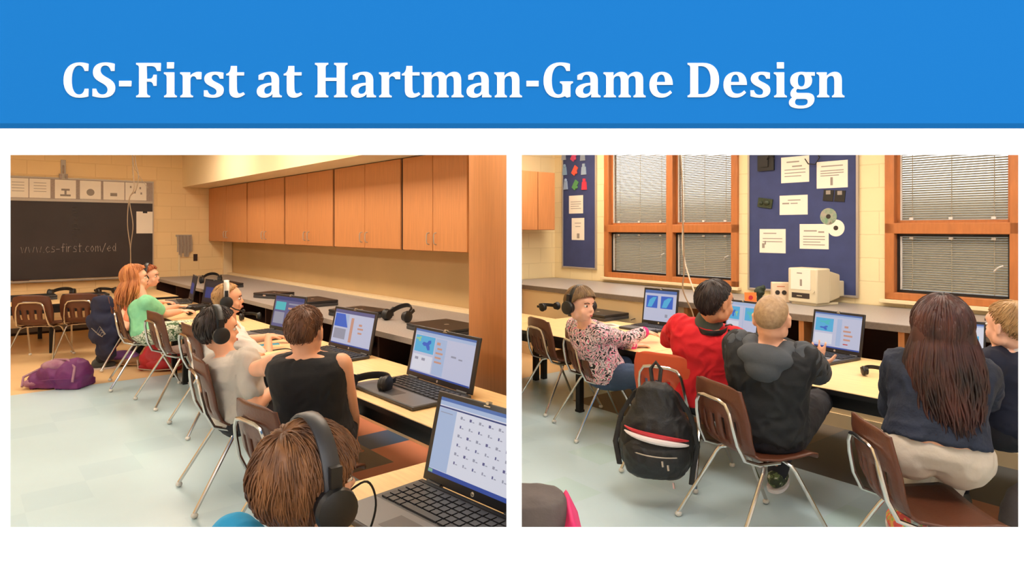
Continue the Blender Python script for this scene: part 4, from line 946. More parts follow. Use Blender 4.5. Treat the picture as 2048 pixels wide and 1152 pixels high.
def lying(px, py, z, yaw, label, s=1.0, pitch=80, mic=False, group=None):
    p = Pz(px, py, z); mt = Matrix.Translation((p.x, p.y, z+.042*s)) @ Matrix.Rotation(yaw, 4, 'Z') @ Matrix.Rotation(radians(-pitch), 4, 'X')
    return headphones(mt, label, s, loc=(p.x, p.y, z), mic=mic, group=group)
CUR['room'] = 'L'
lying(738, 783, DH, radians(-20), 'black over-ear headphones lying on the desk before the blue game laptop', 1.25, 86)
lying(398, 632, DH, radians(-30), 'black headphones lying on the desk left of the blond boy', 1.3, 80)
lying(124, 594, DH, radians(20), 'black headset between the two closed laptops on the chalkboard desk', 1.4, 75)
lying(212, 589, DH, radians(60), 'black headset at the right end of the chalkboard desk', 1.2, 80)
lying(796, 642, CH, radians(-35), 'black headset on the grey countertop right of the closed laptops', 1.25, 60)
lying(422, 566, CH, radians(15), 'black headset on the far end of the countertop, in front of the corner', 1.3, 60)
lying(500, 640, DH, radians(35), 'black headset on the desk between the blond boy and his screen', .9, 80)
CUR['room'] = 'R'
lying(1098, 622, DH, radians(40), 'black headset on the corner desk at the left edge', 1.15, 87)
lying(1752, 752, DH, radians(-10), 'small black headset on the desk left of the long-haired girl', .75, 85)
# ================================================================ bags
def bag(name, mats, loc, prims, voxel, label, cat, wr=(.006, 14, 3), parts=(), yaw=0):
    t = thing(name, label, cat, loc, yaw)
    b = B(); prims(b); me = fuse(b, voxel, 5, wr); linkmesh('body', me, mats, t, sharp=0)
    for nm, fn, m in parts: b = B(); fn(b); b.build(nm, m, t)
    return t
CUR['room'] = 'L'
M['purple'] = mat('purple_nylon', (104, 34, 98), .6, var=(5, .25), bump=(40, .2))
M['lilac'] = mat('lilac_lining', (168, 130, 142), .7, var=(8, .3), bump=(30, .3), c2=(120, 60, 100))
M['redbag'] = mat('red_nylon', (178, 30, 44), .6, var=(5, .2))
p = Pz(108, 778, 0)
bag('duffel_bag', 'purple', (p.x, p.y+.08, 0), lambda b: (b.ell((0.04, 0, .12), (.24, .15, .125)), b.ell((.13, .0, .12), (.14, .16, .14)), b.ell((-.16, 0, .07), (.12, .12, .07)), b.box(-.2, .24, -.12, .12, 0.006, .06)), .012, 'purple duffel bag slumped on the tan floor below the brown chairs', 'bag', (.016, 9, 2), (
 ('open_pocket', lambda b: (b.ell((.0, -.02, .20), (.15, .1, .055)), b.ell((-.2, -.08, .05), (.08, .05, .04))), 'lilac'),
 ('strap', lambda b: b.tube([(-.26, -.12, .03), (-.3, -.05, .1), (-.2, .02, .16), (-.05, .0, .25), (.1, -.05, .26), (.2, -.1, .2), (.22, -.16, .08)], .011, 8), 'lilac'),
 ('zip', lambda b: b.tube([(-.12, -.135, .08), (0, -.165, .1), (.15, -.17, .11), (.24, -.12, .1)], .004, 6), 'purple')))
p = Pz(316, 742, 0)
bag('backpack', 'redbag', (p.x, p.y+.1, 0), lambda b: (b.ell((0, 0, .11), (.24, .15, .12)), b.box(-.2, .2, -.1, .1, .005, .05), b.ell((-.1, 0, .14), (.1, .1, .12))), .014, 'red backpack lying on the floor under the girl in mint\'s chair', 'backpack', (.012, 9, 5), (
 ('piping', lambda b: b.tube([(-.24, -.05, .1), (-.18, -.14, .03), (0, -.165, .02), (.18, -.14, .03), (.24, -.04, .08)], .006, 6), 'alum'),
 ('front_pocket', lambda b: b.ell((.02, -.12, .07), (.13, .05, .06)), 'redbag')))
p = Pz(236, 733, 0)
M['tanbag'] = mat('tan_canvas', (150, 112, 74), .8, var=(8, .2))
M['violet'] = mat('violet_cloth', (140, 88, 160), .7, var=(6, .2))
bag('tote_bag', 'tanbag', (p.x+.02, p.y+.12, 0), lambda b: (b.ell((0, 0, .05), (.24, .15, .05)), b.box(-.18, .18, -.1, .1, .004, .06)), .014, 'tan and violet bag on the floor at the feet of the child in salmon', 'bag', (.008, 9, 8), (
 ('flap', lambda b: b.ell((-.03, -.02, .09), (.17, .12, .06)), 'violet'), ('strap', lambda b: b.tube([(-.26, -.1, .02), (-.24, -.16, .04), (-.1, -.18, .03), (.1, -.17, .03), (.2, -.12, .02)], .008, 6), 'tanbag')))
# navy jacket over the far chair
M['navy'] = mat('navy_cloth', (30, 36, 66), .8, var=(6, .25), bump=(30, .3))
t = thing('jacket', 'dark navy jacket with a pale scribble print hanging on the farthest chair back', 'jacket', (-4.22, 6.72, .0), 0)
b = B(); o0 = V((-4.22, 6.72, 0))
for dx, z, rx, ry in ((0, .66, .13, .05), (0, .5, .17, .07), (.02, .36, .16, .07), (.04, .2, .11, .05)): b.ell((dx, -.02, z), (rx, ry, .12))
me = fuse(b, .014, 6, (.014, 9, 1)); linkmesh('body', me, 'navy', t, sharp=0)
b = B()
for k in range(4): b.tube([(-.06+.02*k, -.105, .44-.02*k), (.0+.02*k, -.12, .40-.015*k), (.03+.01*k, -.115, .46-.03*k), (.08, -.10, .38)], .0035, 5)
b.build('print', 'papergrey', t)
CUR['room'] = 'R'
M['blacknylon'] = mat('black_nylon', (26, 25, 27), .5, var=(7, .3), bump=(50, .3))
M['redtrim'] = mat('red_trim', (190, 36, 48), .5, var=(10, .2))
M['whitetrim'] = mat('white_trim', (225, 215, 215), .5)
p0 = ORC; f = V((.35, .94, 0)).normalized(); rgt = V((f.y, -f.x, 0)); bc = P(1312, 800, 3.42); f = V((.2, .98, 0)).normalized()
t = thing('backpack', 'large black backpack with a red and white stripe hanging on the orange chair', 'backpack', (bc.x, bc.y, .10), atan2(-f.x, f.y)); t.scale = (.90, .9, .86)
b = B(); b.loft([(V((0, 0, z)), V((1, 0, 0)), V((0, 1, 0)), rx, ry) for z, rx, ry in ((.075, .12, .05), (.10, .17, .08), (.16, .205, .11), (.28, .215, .125), (.38, .20, .11), (.46, .15, .085), (.54, .125, .07), (.60, .10, .055), (.63, .06, .03))], 28, 2.4)
me = fuse(b, .010, 6, (.008, 12, 4)); linkmesh('body', me, 'blacknylon', t, sharp=0)
b = B(); b.loft([(V((0, -.07, z)), V((1, 0, 0)), V((0, 1, 0)), rx, ry) for z, rx, ry in ((.08, .12, .04), (.11, .165, .075), (.2, .19, .10), (.27, .185, .095), (.31, .15, .06), (.325, .1, .03))], 28, 2.4)
me = fuse(b, .010, 5, (.006, 14, 9)); pk = linkmesh('front_pocket', me, 'blacknylon', t, sharp=0)
def arcp(z, dz, r, y0, n=12, a0=-1.1, a1=1.1): return [(sin(a0+(a1-a0)*i/n)*r, -cos(a0+(a1-a0)*i/n)*y0-.035, z-dz*(i/n)) for i in range(n+1)]
b = B(); b.tube(arcp(.385, .07, .2, .125), .014, 8, rs=[.004+.012*sin(pi*i/12) for i in range(13)]); b.build('red_stripe', 'redtrim', t)
b = B(); b.tube(arcp(.36, .07, .2, .135), .016, 8, rs=[.004+.015*sin(pi*i/12)**.7 for i in range(13)]); b.build('white_stripe', 'whitetrim', t)
b = B(); b.tube(arcp(.25, .02, .18, .152, a0=-.9, a1=.9), .004, 6); b.build('zip', 'alum', t)
for x, z in ((.03, .22), (.06, .20), (.09, .10)): b = B(); b.tube([(x, -.19, z), (x+.004, -.2, z-.03)], .007, 6); b.build('zip_pull', 'silver', t)
b = B(); b.tube([(-.02, .03, .62), (-.03, .06, .70), (0, .08, .74), (.03, .06, .70), (.02, .03, .62)], .012, 8); b.build('handle', 'blacknylon', t)
for sx in (1, -1):
    b = B(); b.loft([(V(c), V((1, 0, 0)), V((0, .7, .7)), (.016), .006) for c in ((sx*.06, .05, .60), (sx*.12, .08, .55), (sx*.2, .06, .42), (sx*.235, .02, .25), (sx*.21, .0, .12), (sx*.2, -.01, .03))][:6 if sx > 0 else 5], 10, 3); b.build('shoulder_strap', 'blacknylon', t)
M['greybag'] = mat('charcoal_fabric', (88, 80, 80), .75, var=(12, .15), bump=(60, .2))
M['pinkbag'] = mat('pink_fabric', (220, 40, 112), .6, var=(8, .12))
p = P(1078, 1040, 2.6)
t = thing('gym_bag', 'charcoal bag with a pink end panel in the lower left corner', 'bag', (p.x, p.y, 0), 0)
b = B(); zt_ = EYE-(980-HOR)*2.6/F
b.loft([(V((-.06, 0, z)), V((1, 0, 0)), V((0, 1, 0)), rx, ry) for z, rx, ry in ((.005, .2, .16), (.1, .22, .18), (zt_-.1, .20, .16), (zt_-.02, .16, .12), (zt_, .1, .07))], 24, 3)
me = fuse(b, .012, 4, (.004, 9, 1)); linkmesh('body', me, 'greybag', t, sharp=0)
b = B(); b.prism([(.045, .0), (.155, .0), (.165, zt_-.13), (.115, zt_-.03), (.03, zt_-.25)], -.19, .12); b.build('end_panel', 'pinkbag', t, bevel=.02)
p = P(2036, 1040, 2.6)
t = thing('grey_bag', 'grey rounded bag at the lower right corner beside the nearest chair', 'bag', (p.x+.04, p.y, 0), 0)
b = B(); b.ell((0, 0, .2), (.09, .12, .24)); b.box(-.07, .07, -.09, .09, .005, .2); me = fuse(b, .012, 5, (.006, 9, 2)); linkmesh('body', me, 'greybag', t, sharp=0)
b = B(); b.tube([(-.03, 0, .42), (-.03, -.02, .5), (.03, -.02, .5), (.03, 0, .42)], .01, 8); b.build('handle', 'blacknylon', t)
# ================================================================ things on the window counter
p = Pz(1618, 613, CHR)
f = V((.12, .99, 0)).normalized(); t = thing('desktop_computer', 'old beige computer with a dark slot and a paper on its front, on the counter', 'computer', (p.x, p.y+.10, CHR), radians(-60))
hw_ = .14; hh = (612-532)*p.y/F-.02
b = B(); b.box(-hw_, hw_, -.02, .16, .02, hh); b.build('front_case', 'beigepc', t, bevel=.012)
b = B(); vs = b.box(-hw_*.96, hw_*.96, .16, .36, .03, hh*.93)
for v in vs:
    if v.co.y > .3: v.co.x *= .72; v.co.z = .05+(v.co.z-.03)*.78
b.build('rear_case', 'beigepc', t, bevel=.012)
b = B(); b.box(-hw_*.6, hw_*.6, .36, .44, .06, hh*.62); b.build('rear_vent', 'beigepc', t, bevel=.008)
b = B(); b.box(-.11, .08, -.0225, -.02, hh*.42, hh*.97); b.build('paper_label', 'paper', t, smooth=False)
b = B(); b.box(-.05, -.0, -.0235, -.0226, hh*.85, hh*.88); b.box(-.02, .0, -.0235, -.0226, hh*.52, hh*.7); b.build('print', 'papergrey', t, smooth=False)
b = B(); b.box(-.10, .07, -.0225, -.015, hh*.19, hh*.33); b.build('slot', 'slotdark', t, smooth=False)
b = B(); b.box(-.05, .0, -.024, -.0226, hh*.24, hh*.26); b.cone((.11, -.02, hh*.4), (.11, -.03, hh*.4), .012, .012, 12); b.build('button', 'beigepc', t)
b = B(); b.box(-.12, .12, .0, .3, .0, .02); b.build('foot', 'beigepc', t, bevel=.004)
p = Pz(1567, 606, CHR)
t = thing('box', 'small cream box with two dark round holes, left of the old computer', 'box', (p.x, p.y+.05, CHR), radians(-14))
b = B(); h_ = .175; b.box(-.075, .075, 0, .09, 0, h_); b.build('case', mat('cream_card', (232, 206, 176), .7), t, bevel=.006)
b = B(); 
for x in (-.03, .025): b.cone((x, .001, h_*.5), (x, -.004, h_*.5), .02, .02, 20)
b.build('holes', 'slotdark', t); b = B(); b.box(-.035, .03, -.002, .0, h_*.78, h_*.83); b.build('print', 'tilesalmon', t, smooth=False)
p = Pz(1500, 606, CHR)
t = thing('sticky_note', 'bright orange square note standing on the counter above the middle laptop', 'note', (p.x, p.y-.02, CHR), radians(-8))
b = B(); b.box(-.05, .05, 0, .006, 0, .095, Matrix.Rotation(radians(-10), 4, 'X')); b.build('sheet', mat('orange_note', (244, 122, 50), .7), t, smooth=False)
b = B(); b.cone((0, -.003, .05), (0, .004, .05), .018, .018, 14); b.build('motif', 'redtrim', t)
p = Pz(1519, 604, CHR)
t = thing('desk_ornament', 'small dark green figure standing right of the orange note', 'ornament', (p.x+.02, p.y+.05, CHR), 0)
b = B(); b.ell((0, 0, .09), (.045, .04, .045)); b.cone((0, 0, 0), (0, 0, .07), .03, .02); b.ell((.02, -.02, .12), (.025, .02, .03)); me = fuse(b, .006, 3, (.005, 30, 2)); linkmesh('figure', me, mat('dark_green', (38, 52, 34), .6, var=(30, .5)), t)
b = B(); b.cone((0, 0, 0), (0, 0, .012), .035, .03); b.build('stand', 'black', t)
p = Pz(1366, 643, DH+.0)
t = thing('folder', 'bright blue folder standing behind the laptop with two pictures', 'folder', (p.x, p.y+.02, DH), radians(-12))
b = B(); b.box(-.10, .10, 0, .02, 0, .125); b.build('cover', mat('blue_folder', (22, 100, 172), .5), t, bevel=.003)
b = B(); b.box(-.095, .095, .003, .017, .004, .128); b.build('papers', 'paper', t, smooth=False)
p = Pz(1306, 668, DH)
t = thing('computer_mouse', 'black computer mouse under the hand of the girl in the patterned sweater', 'mouse', (p.x, p.y, DH), radians(-60))
b = B(); b.ell((0, 0, .012), (.03, .05, .024)); b.build('shell', 'black', t); b = B(); b.ell((0, .03, .033), (.004, .01, .005)); b.build('wheel', 'palm', t)
p = Pz(1208, 652, DH)
t = thing('paper_notice', 'loose papers on the desk in front of the thick closed laptop', 'paper', (p.x, p.y, DH), .3)
b = B(); b.box(-.14, .14, -.1, .1, 0.0, .004); b.build('sheet', 'paper', t, smooth=False); b = B(); b.box(-.1, .1, -.05, .07, .0041, .0046); b.build('print', 'papergrey', t, smooth=False)
CUR['room'] = 'L'
p = Pz(533, 690, DH); b = B(); b.box(-.09, .09, -.03, .03, 0, .004); o = b.build('sticky_note', mat('cyan_note', (60, 160, 200), .6)); o.location = (p.x, p.y, DH); o.rotation_euler.z = .5; tag(o, 'small light blue card on the desk below the blond boy\'s laptop', 'card')
p = Pz(486, 712, DH); b = B(); b.ell((0, 0, .012), (.11, .07, .02)); o = b.build('mouse_pad', 'cableblk'); o.location = (p.x, p.y, DH-.006); tag(o, 'black cloth heap on the desk behind the dark-haired boy', 'cloth')
p = Pz(566, 701, DH); 
cable('headset_cable', [(p.x-.2, p.y-.15, DH+.004), (p.x-.1, p.y-.05, DH+.004), (p.x, p.y+.05, DH+.004), (p.x+.08, p.y-.02, DH+.004)], .004, 'cableblk', 'thin black cable on the desk behind the boy in black')
CUR['room'] = 'R'
cable('power_cable', [Pz(1225, 625, DH+.005), Pz(1250, 632, DH+.005), Pz(1275, 634, DH+.005), Pz(1262, 640, DH+.005)], .004, 'cableblk', 'thin black cable on the desk behind the closed laptop')
# ================================================================ people
def skinmat(n, c): M[n] = mat(n, c, .55, var=(6, .06)); M[n].node_tree.nodes['Principled BSDF'].inputs['Subsurface Weight'].default_value = 0; return n
skinmat('skin_fair', (232, 170, 136)); skinmat('skin_rosy', (238, 182, 152)); skinmat('skin_tan', (214, 148, 108))
def hairmat(n, c1, c2, sc=26, st=(1, 1, .12)): M[n] = mat(n, c1, .5, var=(sc, .3), c2=c2, scale=st); return n
hairmat('hair_brown', (142, 94, 56), (78, 46, 28)); hairmat('hair_dark', (52, 32, 26), (24, 15, 14)); hairmat('hair_cocoa', (122, 78, 52), (74, 44, 32))
hairmat('hair_blond', (196, 152, 98), (150, 106, 62)); hairmat('hair_ginger', (214, 140, 80), (158, 86, 44)); hairmat('hair_copper', (190, 108, 56), (140, 70, 36))
hairmat('hair_buzz', (176, 142, 104), (146, 114, 82), 60, (1, 1, 1)); hairmat('hair_long', (84, 42, 33), (30, 16, 14), 16, (1, 1, .35)); hairmat('hair_sand', (138, 108, 68), (96, 70, 44)); hairmat('hair_black', (46, 28, 24), (22, 14, 13)); hairmat('hair_honey', (190, 150, 98), (146, 108, 64))
M['eyewhite'] = mat('eye_white', (232, 226, 220), .2); M['iris'] = mat('iris', (52, 36, 28), .2); M['lips'] = mat('lips', (196, 108, 98), .5); M['brow'] = mat('eyebrow', (84, 54, 38), .8)
def cl(n, c, k=.12, b=.35): M[n] = mat(n, c, .85, var=(5, k), bump=(26, b)); return n
cl('mint', (140, 214, 166)); cl('salmon', (240, 140, 104)); cl('white_tee', (226, 216, 208)); cl('grey_tee', (196, 186, 176)); cl('blackcloth', (27, 27, 31)); cl('cyan', (40, 156, 206)); cl('redshirt', (208, 22, 34)); cl('hood_grey', (70, 74, 80)); cl('hood_black', (30, 31, 34))
M['denim'] = mat('dark_denim', (30, 38, 58), .8, var=(9, .35), bump=(60, .4)); M['jeans'] = mat('blue_jeans', (52, 72, 102), .8, var=(6, .25), bump=(50, .3))
cl('cream_trousers', (206, 192, 176)); cl('navy2', (24, 28, 48)); cl('darkpants', (30, 30, 38)); cl('greygreen', (72, 80, 72)); cl('aqua', (150, 226, 214)); cl('pinkcuff', (226, 40, 126))
M['pattern'] = rampmat('zebra_pattern', [(0, (30, 24, 30)), (.42, (236, 226, 226)), (.47, (226, 70, 130)), (.51, (240, 232, 232)), (.55, (40, 30, 40)), (.61, (214, 200, 206))], 13, dist=2.6)
M['shorts_pat'] = rampmat('leaf_pattern', [(0, (70, 96, 62)), (.46, (214, 214, 196)), (.56, (96, 124, 84)), (.62, (232, 226, 210))], 30, dist=1)
M['shoe_grey'] = mat('shoe_grey', (72, 74, 72), .7, var=(20, .3)); M['shoe_camo'] = rampmat('shoe_camo', [(0, (44, 52, 34)), (.5, (92, 104, 62)), (.58, (190, 186, 170))], 30)
M['sole_red'] = mat('sole_red', (150, 40, 60), .6); M['sandal_pink'] = rampmat('sandal_pattern', [(0, (236, 96, 90)), (.48, (240, 176, 90)), (.58, (150, 190, 90))], 26)
def frame_from(fwd, up):
    up = V(up).normalized(); r = V(fwd).cross(up).normalized(); f = up.cross(r); return r, f, up
def ik(a, c, l1, l2, hint):
    a, c = V(a), V(c); d = c-a; L = d.length; k = max(1, L/(l1+l2)*1.01); l1 *= k; l2 *= k
    x = (l1*l1-l2*l2+L*L)/(2*L); h = sqrt(max(0, l1*l1-x*x)); n = d.normalized(); hv = V(hint); hv = (hv-n*hv.dot(n)).normalized()
    return a+n*x+hv*h
def hand(b, wrist, d, up, S_, side, curl=.35, spread=1.0):
    """palm, four unequal fingers with knuckle bends, thumb from the side of the palm"""
    d = V(d).normalized(); up = V(up); up = (up-d*up.dot(d)).normalized(); x = d.cross(up)*side
    rot = Matrix((x, d, up)).transposed()
    b.ell(V(wrist)+d*.036*S_, (.031*S_, .044*S_, .0125*S_), rot, 14, 8)
    for i, (ox, L) in enumerate(((-.025, .056), (-.0085, .066), (.0085, .062), (.024, .048))):
        st = V(wrist)+d*.066*S_+x*ox*S_; dd = (d+x*ox*8*spread).normalized()
        a = curl; p1 = st+(dd*cos(a*.5)-up*sin(a*.5))*L*.42*S_; p2 = p1+(dd*cos(a*1.3)-up*sin(a*1.3))*L*.34*S_; p3 = p2+(dd*cos(a*1.9)-up*sin(a*1.9))*L*.24*S_
        b.chain([st, p1, p2, p3], [.0082*S_, .0078*S_, .0070*S_, .0060*S_], 10)
    # thumb: from the index side near the wrist
    st = V(wrist)+d*.022*S_-x*.024*S_; dd = (d*.62-x*.75*max(.6, spread)-up*.15).normalized(); p1 = st+dd*.034*S_; p2 = p1+(dd+d*.5-up*.2).normalized()*.028*S_
    b.chain([st, p1, p2], [.0105*S_, .009*S_, .0075*S_], 10)
def head_shapes(b, hc, r, f, u, s):
    rot = Matrix((r, f, u)).transposed(); q = lambda x, y, z: hc+(r*x+f*y+u*z)*s
    b.ell(q(0, -.012, .022), (.073*s, .090*s, .084*s), rot, 24, 16)
    b.ell(q(0, .022, -.028), (.058*s, .060*s, .072*s), rot, 20, 12)
    b.ell(q(0, .040, -.064), (.036*s, .034*s, .028*s), rot)
    b.ell(q(0, .058, -.080), (.019*s, .015*s, .014*s), rot)
    b.ell(q(0, .062, .030), (.048*s, .020*s, .028*s), rot)
    for sx in (-1, 1): b.ell(q(sx*.034, .046, -.034), (.024*s, .026*s, .026*s), rot); b.ell(q(sx*.052, .0, -.055), (.016*s, .03*s, .03*s), rot)
    b.chain([q(0, .076, .006), q(0, .090, -.020)], [.0065*s, .0095*s], 10); b.ell(q(0, .084, -.024), (.0135*s, .010*s, .007*s), rot)
    b.ell(q(0, .074, -.055), (.022*s, .014*s, .013*s), rot)
    for sx in (-1, 1):
        er = rot @ Matrix.Rotation(sx*.45, 3, 'Z') @ Matrix.Rotation(-.15, 3, 'X')
        b.ell(q(sx*.077, -.010, -.010), (.008*s, .019*s, .031*s), er, 12, 8); b.ell(q(sx*.080, -.016, .010), (.009*s, .014*s, .014*s), er, 12, 8)
def polmax(a, st):
    a = abs((a+180) % 360-180)
    fr, sd, bk = st
    if a < 55: return fr+(a/55)**2*8
    if a < 100: t_ = (a-55)/45; return (fr+8)*(1-t_)+sd*t_
    if a < 135: t_ = (a-100)/35; return sd*(1-t_)+bk*t_
    return bk
def hair(parent, off, hc, r, f, u, s, m, style, seed=1, name='hair'):
    st = style.get('line', (58, 98, 126)); th = style.get('th', .010); rg = random.Random(seed)
    tilt = radians(style.get('tilt', -14))              # crown leans back
    cu = u*cos(tilt)+f*sin(tilt); cf = f*cos(tilt)-u*sin(tilt)
    c0 = hc+(f*-.012+u*.022)*s-off
    def surf(a, p, lift):
        dr = (cf*cos(a)+r*sin(a))*sin(p)+cu*cos(p)
        x, y, z = dr.dot(r), dr.dot(f), dr.dot(u); k = 1/sqrt((x/.073)**2+(y/.090)**2+(z/.084)**2)
        # the nape narrows towards the neck
        return c0+dr*(k+lift)*s
    b = B(); na, npl = 72, 22; rows = []
    top = b.bm.verts.new(surf(0, 0, th))
    for j in range(1, npl+1):
        row = []
        for i in range(na):
            a = 2*pi*i/na; pm = radians(polmax(math.degrees(a), st)+style.get('rag', 3)*noise.noise(V((cos(a)*4, sin(a)*4, seed)))); p = pm*j/npl
            q = surf(a, p, 0); w = style.get('wave', .0035)*noise.noise(V((cos(a)*9, sin(a)*9, p*1.3+seed)))+style.get('lump', .003)*noise.noise(q*14/s+V((seed, 0, 0)))
            edge = 1 if j < npl-2 else (.75, .45, .1)[j-npl+2]
            row.append(b.bm.verts.new(surf(a, p, (th+w)*edge)))
        rows.append(row)
    for i in range(na):
        b.bm.faces.new((top, rows[0][i], rows[0][(i+1) % na]))
        for j in range(npl-1): b.bm.faces.new((rows[j][i], rows[j+1][i], rows[j+1][(i+1) % na], rows[j][(i+1) % na]))
    bmesh.ops.recalc_face_normals(b.bm, faces=b.bm.faces)
    n = style.get('n', 500); L = style.get('len', 34); rr_ = style.get('r', .0022)*s
    for _ in range(n):
        a = rg.uniform(0, 2*pi); pm = radians(polmax(math.degrees(a), st)); p0 = pm*sqrt(rg.random())*.92; ln = radians(L*rg.uniform(.6, 1.2)); pts = []; sw = rg.uniform(-.12, .12)+style.get('swirl', .1)
        over = radians(style.get('over', 5)); lift0 = rg.uniform(0, style.get('lift', .004))
        for k in range(6):
            t_ = k/5; p = min(p0+ln*t_, pm+over*rg.uniform(.3, 1)); pts.append(surf(a+sw*t_, p, th*.9+lift0*sin(pi*min(1, t_*.9+.1))+(.0 if k else -.003)))
        if (pts[0]-pts[-1]).length < .004: continue
        b.tube(pts, rr_, 4, rs=[rr_*x for x in (.8, 1, 1, .85, .6, .2)])
    for lk in style.get('locks', []): lk(b, surf, off, rg, s)
    o = b.build(name, m, parent, sharp=0); return o
def person(label, hip, neck, head, fwd, look, S_=1.0, hs=1.0, arms=(), legs=True, shirt=None, sleeve='short', pants='darkpants', skin='skin_fair', hairm='hair_brown', style={}, face=True, knees=None, feet=None, shoes='shoe_grey', sw=.145, voxel=.0075, hem=None, extra=None, seed=1, wr=.004, sleevem=None, lookup=(0, 0, 1), bulk=1.0, hname='hair', legw=1.0, mk=None, nk=.16):
    hip, neck, head = V(hip), V(neck), V(head); neck = neck+(head-neck)*nk; off = V((hip.x, hip.y, 0))
    t = thing('person', label, 'person', off)
    up = (neck-hip).normalized(); r, f, up = frame_from(V(fwd), up)
    hr, hf, hu = frame_from(V(look), V(lookup))
    T = (neck-hip).length
    prof = [(0, .135, .105), (.12, .148, .112), (.3, .132, .10), (.5, .130, .096), (.7, .146, .102), (.84, .156, .094), (.93, .142, .074), (.975, .10, .056), (1.0, .052, .044)]
    def torso(b, inf, t0=0, t1=1.0):
        secs = []
        for q, rx, ry in prof:
            if q < t0-.01 or q > t1+.01: continue
            secs.append((hip+up*(T*q), r, f, rx*S_*bulk+inf, ry*S_*bulk+inf))
        b.loft(secs, 24, 2.3)
    sh = {sd: neck-up*.050*S_+r*sd*sw*S_ for sd in (-1, 1)}
    A = {}
    for sd, spec in zip((-1, 1), arms):
        if spec is None: continue
        tgt, hint, hdir, curl, spr = (list(spec)+[None]*5)[:5]
        tgt = V(tgt); el = ik(sh[sd], tgt, .235*S_, .215*S_, hint or (-up*.8+r*sd*.5-f*.2)); A[sd] = (sh[sd], el, tgt, V(hdir) if hdir else (tgt-el), curl if curl is not None else .45, spr if spr is not None else .6)
    b = B(); torso(b, 0)
    head_shapes(b, head, hr, hf, hu, hs)
    b.chain([neck-up*.03*S_, (neck+head)/2-hf*.01, head-hu*.05*hs-hf*.015*hs], [.050*S_, .046*S_, .050*hs], 16)
    for sd, (s0, el, w, hd, cu_, spr) in A.items():
        b.chain([s0, s0+(el-s0)*.35, el], [.045*S_, .040*S_, .033*S_], 14); b.chain([el, el+(w-el)*.3, w], [.034*S_, .034*S_, .022*S_], 14)
        hand(b, w, hd, V((0, 0, 1)) if not isinstance(hd, V) or abs(hd.normalized().z) < .8 else -f, S_, -sd, cu_, spr)
    LG = []
    if legs:
        for k, sd in enumerate((-1, 1)):
            hj = hip+r*sd*.075*S_+up*.0; kn = V(knees[k]) if knees else hj+V((f.x, f.y, 0)).normalized()*.36*S_+r*sd*.05+V((0, 0, .01))
            ft = V(feet[k]) if feet else V((kn.x, kn.y, .055))-V((f.x, f.y, 0)).normalized()*.03
            LG.append((hj, kn, ft)); b.chain([hj, hj+(kn-hj)*.4, kn], [.082*S_*legw, .072*S_*legw, .050*S_*legw], 14); b.chain([kn, kn+(ft-kn)*.35, ft], [.050*S_*legw, .048*S_*legw, .030*S_], 14)
            dv = V((f.x, f.y, 0)).normalized() if not mk else V(mk).normalized(); b.ell(ft+dv*.045*S_-V((0, 0, .02)), (.032*S_, .085*S_, .026*S_), Matrix((V((dv.y, -dv.x, 0)), dv, V((0, 0, 1)))).transposed())
    me = fuse(b, voxel, 3, off=off); linkmesh('body', me, skin, t, sharp=0)
    # face
    if face:
        rot = Matrix((hr, hf, hu)).transposed(); q = lambda x, y, z: head+(hr*x+hf*y+hu*z)*hs-off
        for sx in (-1, 1):
            b = B(); b.ell(q(sx*.029, .0645, .002), (.0125*hs, .0120*hs, .0075*hs), rot, 14, 10); e = b.build('eye', 'eyewhite', t)
            b = B(); b.ell(q(sx*.029, .0738, .0015), (.0068*hs, .0040*hs, .0070*hs), rot, 12, 8); b.build('iris', 'iris', e)
            b = B(); b.tube([q(sx*.014, .0815, .018), q(sx*.029, .080, .023), q(sx*.046, .067, .018)], .0026*hs, 6); b.build('eyebrow', 'brow', t)
        b = B(); b.ell(q(0, .0885, -.0515), (.014*hs, .004*hs, .0034*hs), rot, 14, 8); b.ell(q(0, .0880, -.0585), (.011*hs, .005*hs, .0040*hs), rot, 14, 8); b.build('mouth', 'lips', t)
    if style is not None: hair(t, off, head, hr, hf, hu, hs, hairm, style, seed, hname)
    # clothes
    if shirt:
        b = B(); torso(b, .017*S_, 0 if hem is None else hem, .98)
        b.ell(neck-up*.028*S_, ((.074*S_, .066*S_, .028*S_) if sleeve != 'none' else (.060*S_, .055*S_, .02*S_)), Matrix((r, f, up)).transposed())
        for sd, (s0, el, w, hd, cu_, spr) in A.items():
            if sleeve == 'none': b.chain([neck-up*.035*S_+r*sd*.05*S_, s0-r*sd*.03*S_-up*.005, s0-r*sd*.028*S_-up*.05*S_], [.040*S_, .050*S_, .046*S_]); continue
            b.chain([neck-up*.045*S_+r*sd*.04*S_, s0], [.052*S_, .058*S_])
            fr = {'short': .62, 'cap': .35, 'long': 1}[sleeve]
            e1 = s0+(el-s0)*fr; b.chain([s0-r*sd*.03*S_, s0, s0+(e1-s0)*.5, e1], [.062*S_, .064*S_, .061*S_, (.057 if fr < 1 else .053)*S_], 16)
            if sleeve == 'long' and not sleevem: b.chain([el, el+(w-el)*.4, el+(w-el)*.93], [.053*S_, .050*S_, .040*S_], 16)
        for sd in (-1, 1):
            if sd not in A and sleeve != 'none': b.ell(sh[sd], (.06*S_, .06*S_, .06*S_))
        me = fuse(b, voxel*1.1, 5, (wr*S_*1.4, 13, seed*3.1), off); linkmesh('shirt', me, shirt, t, sharp=0)
        if sleevem:
            for sd, (s0, el, w, hd, cu_, spr) in A.items():
                b = B(); b.chain([s0-r*sd*.005*S_, s0+(el-s0)*.5, el, el+(w-el)*.9], [.066*S_, .066*S_, .056*S_, .043*S_], 16); me = fuse(b, voxel*1.1, 4, (wr*S_, 16, seed*2.1), off); linkmesh('sleeve', me, sleevem, t, sharp=0)
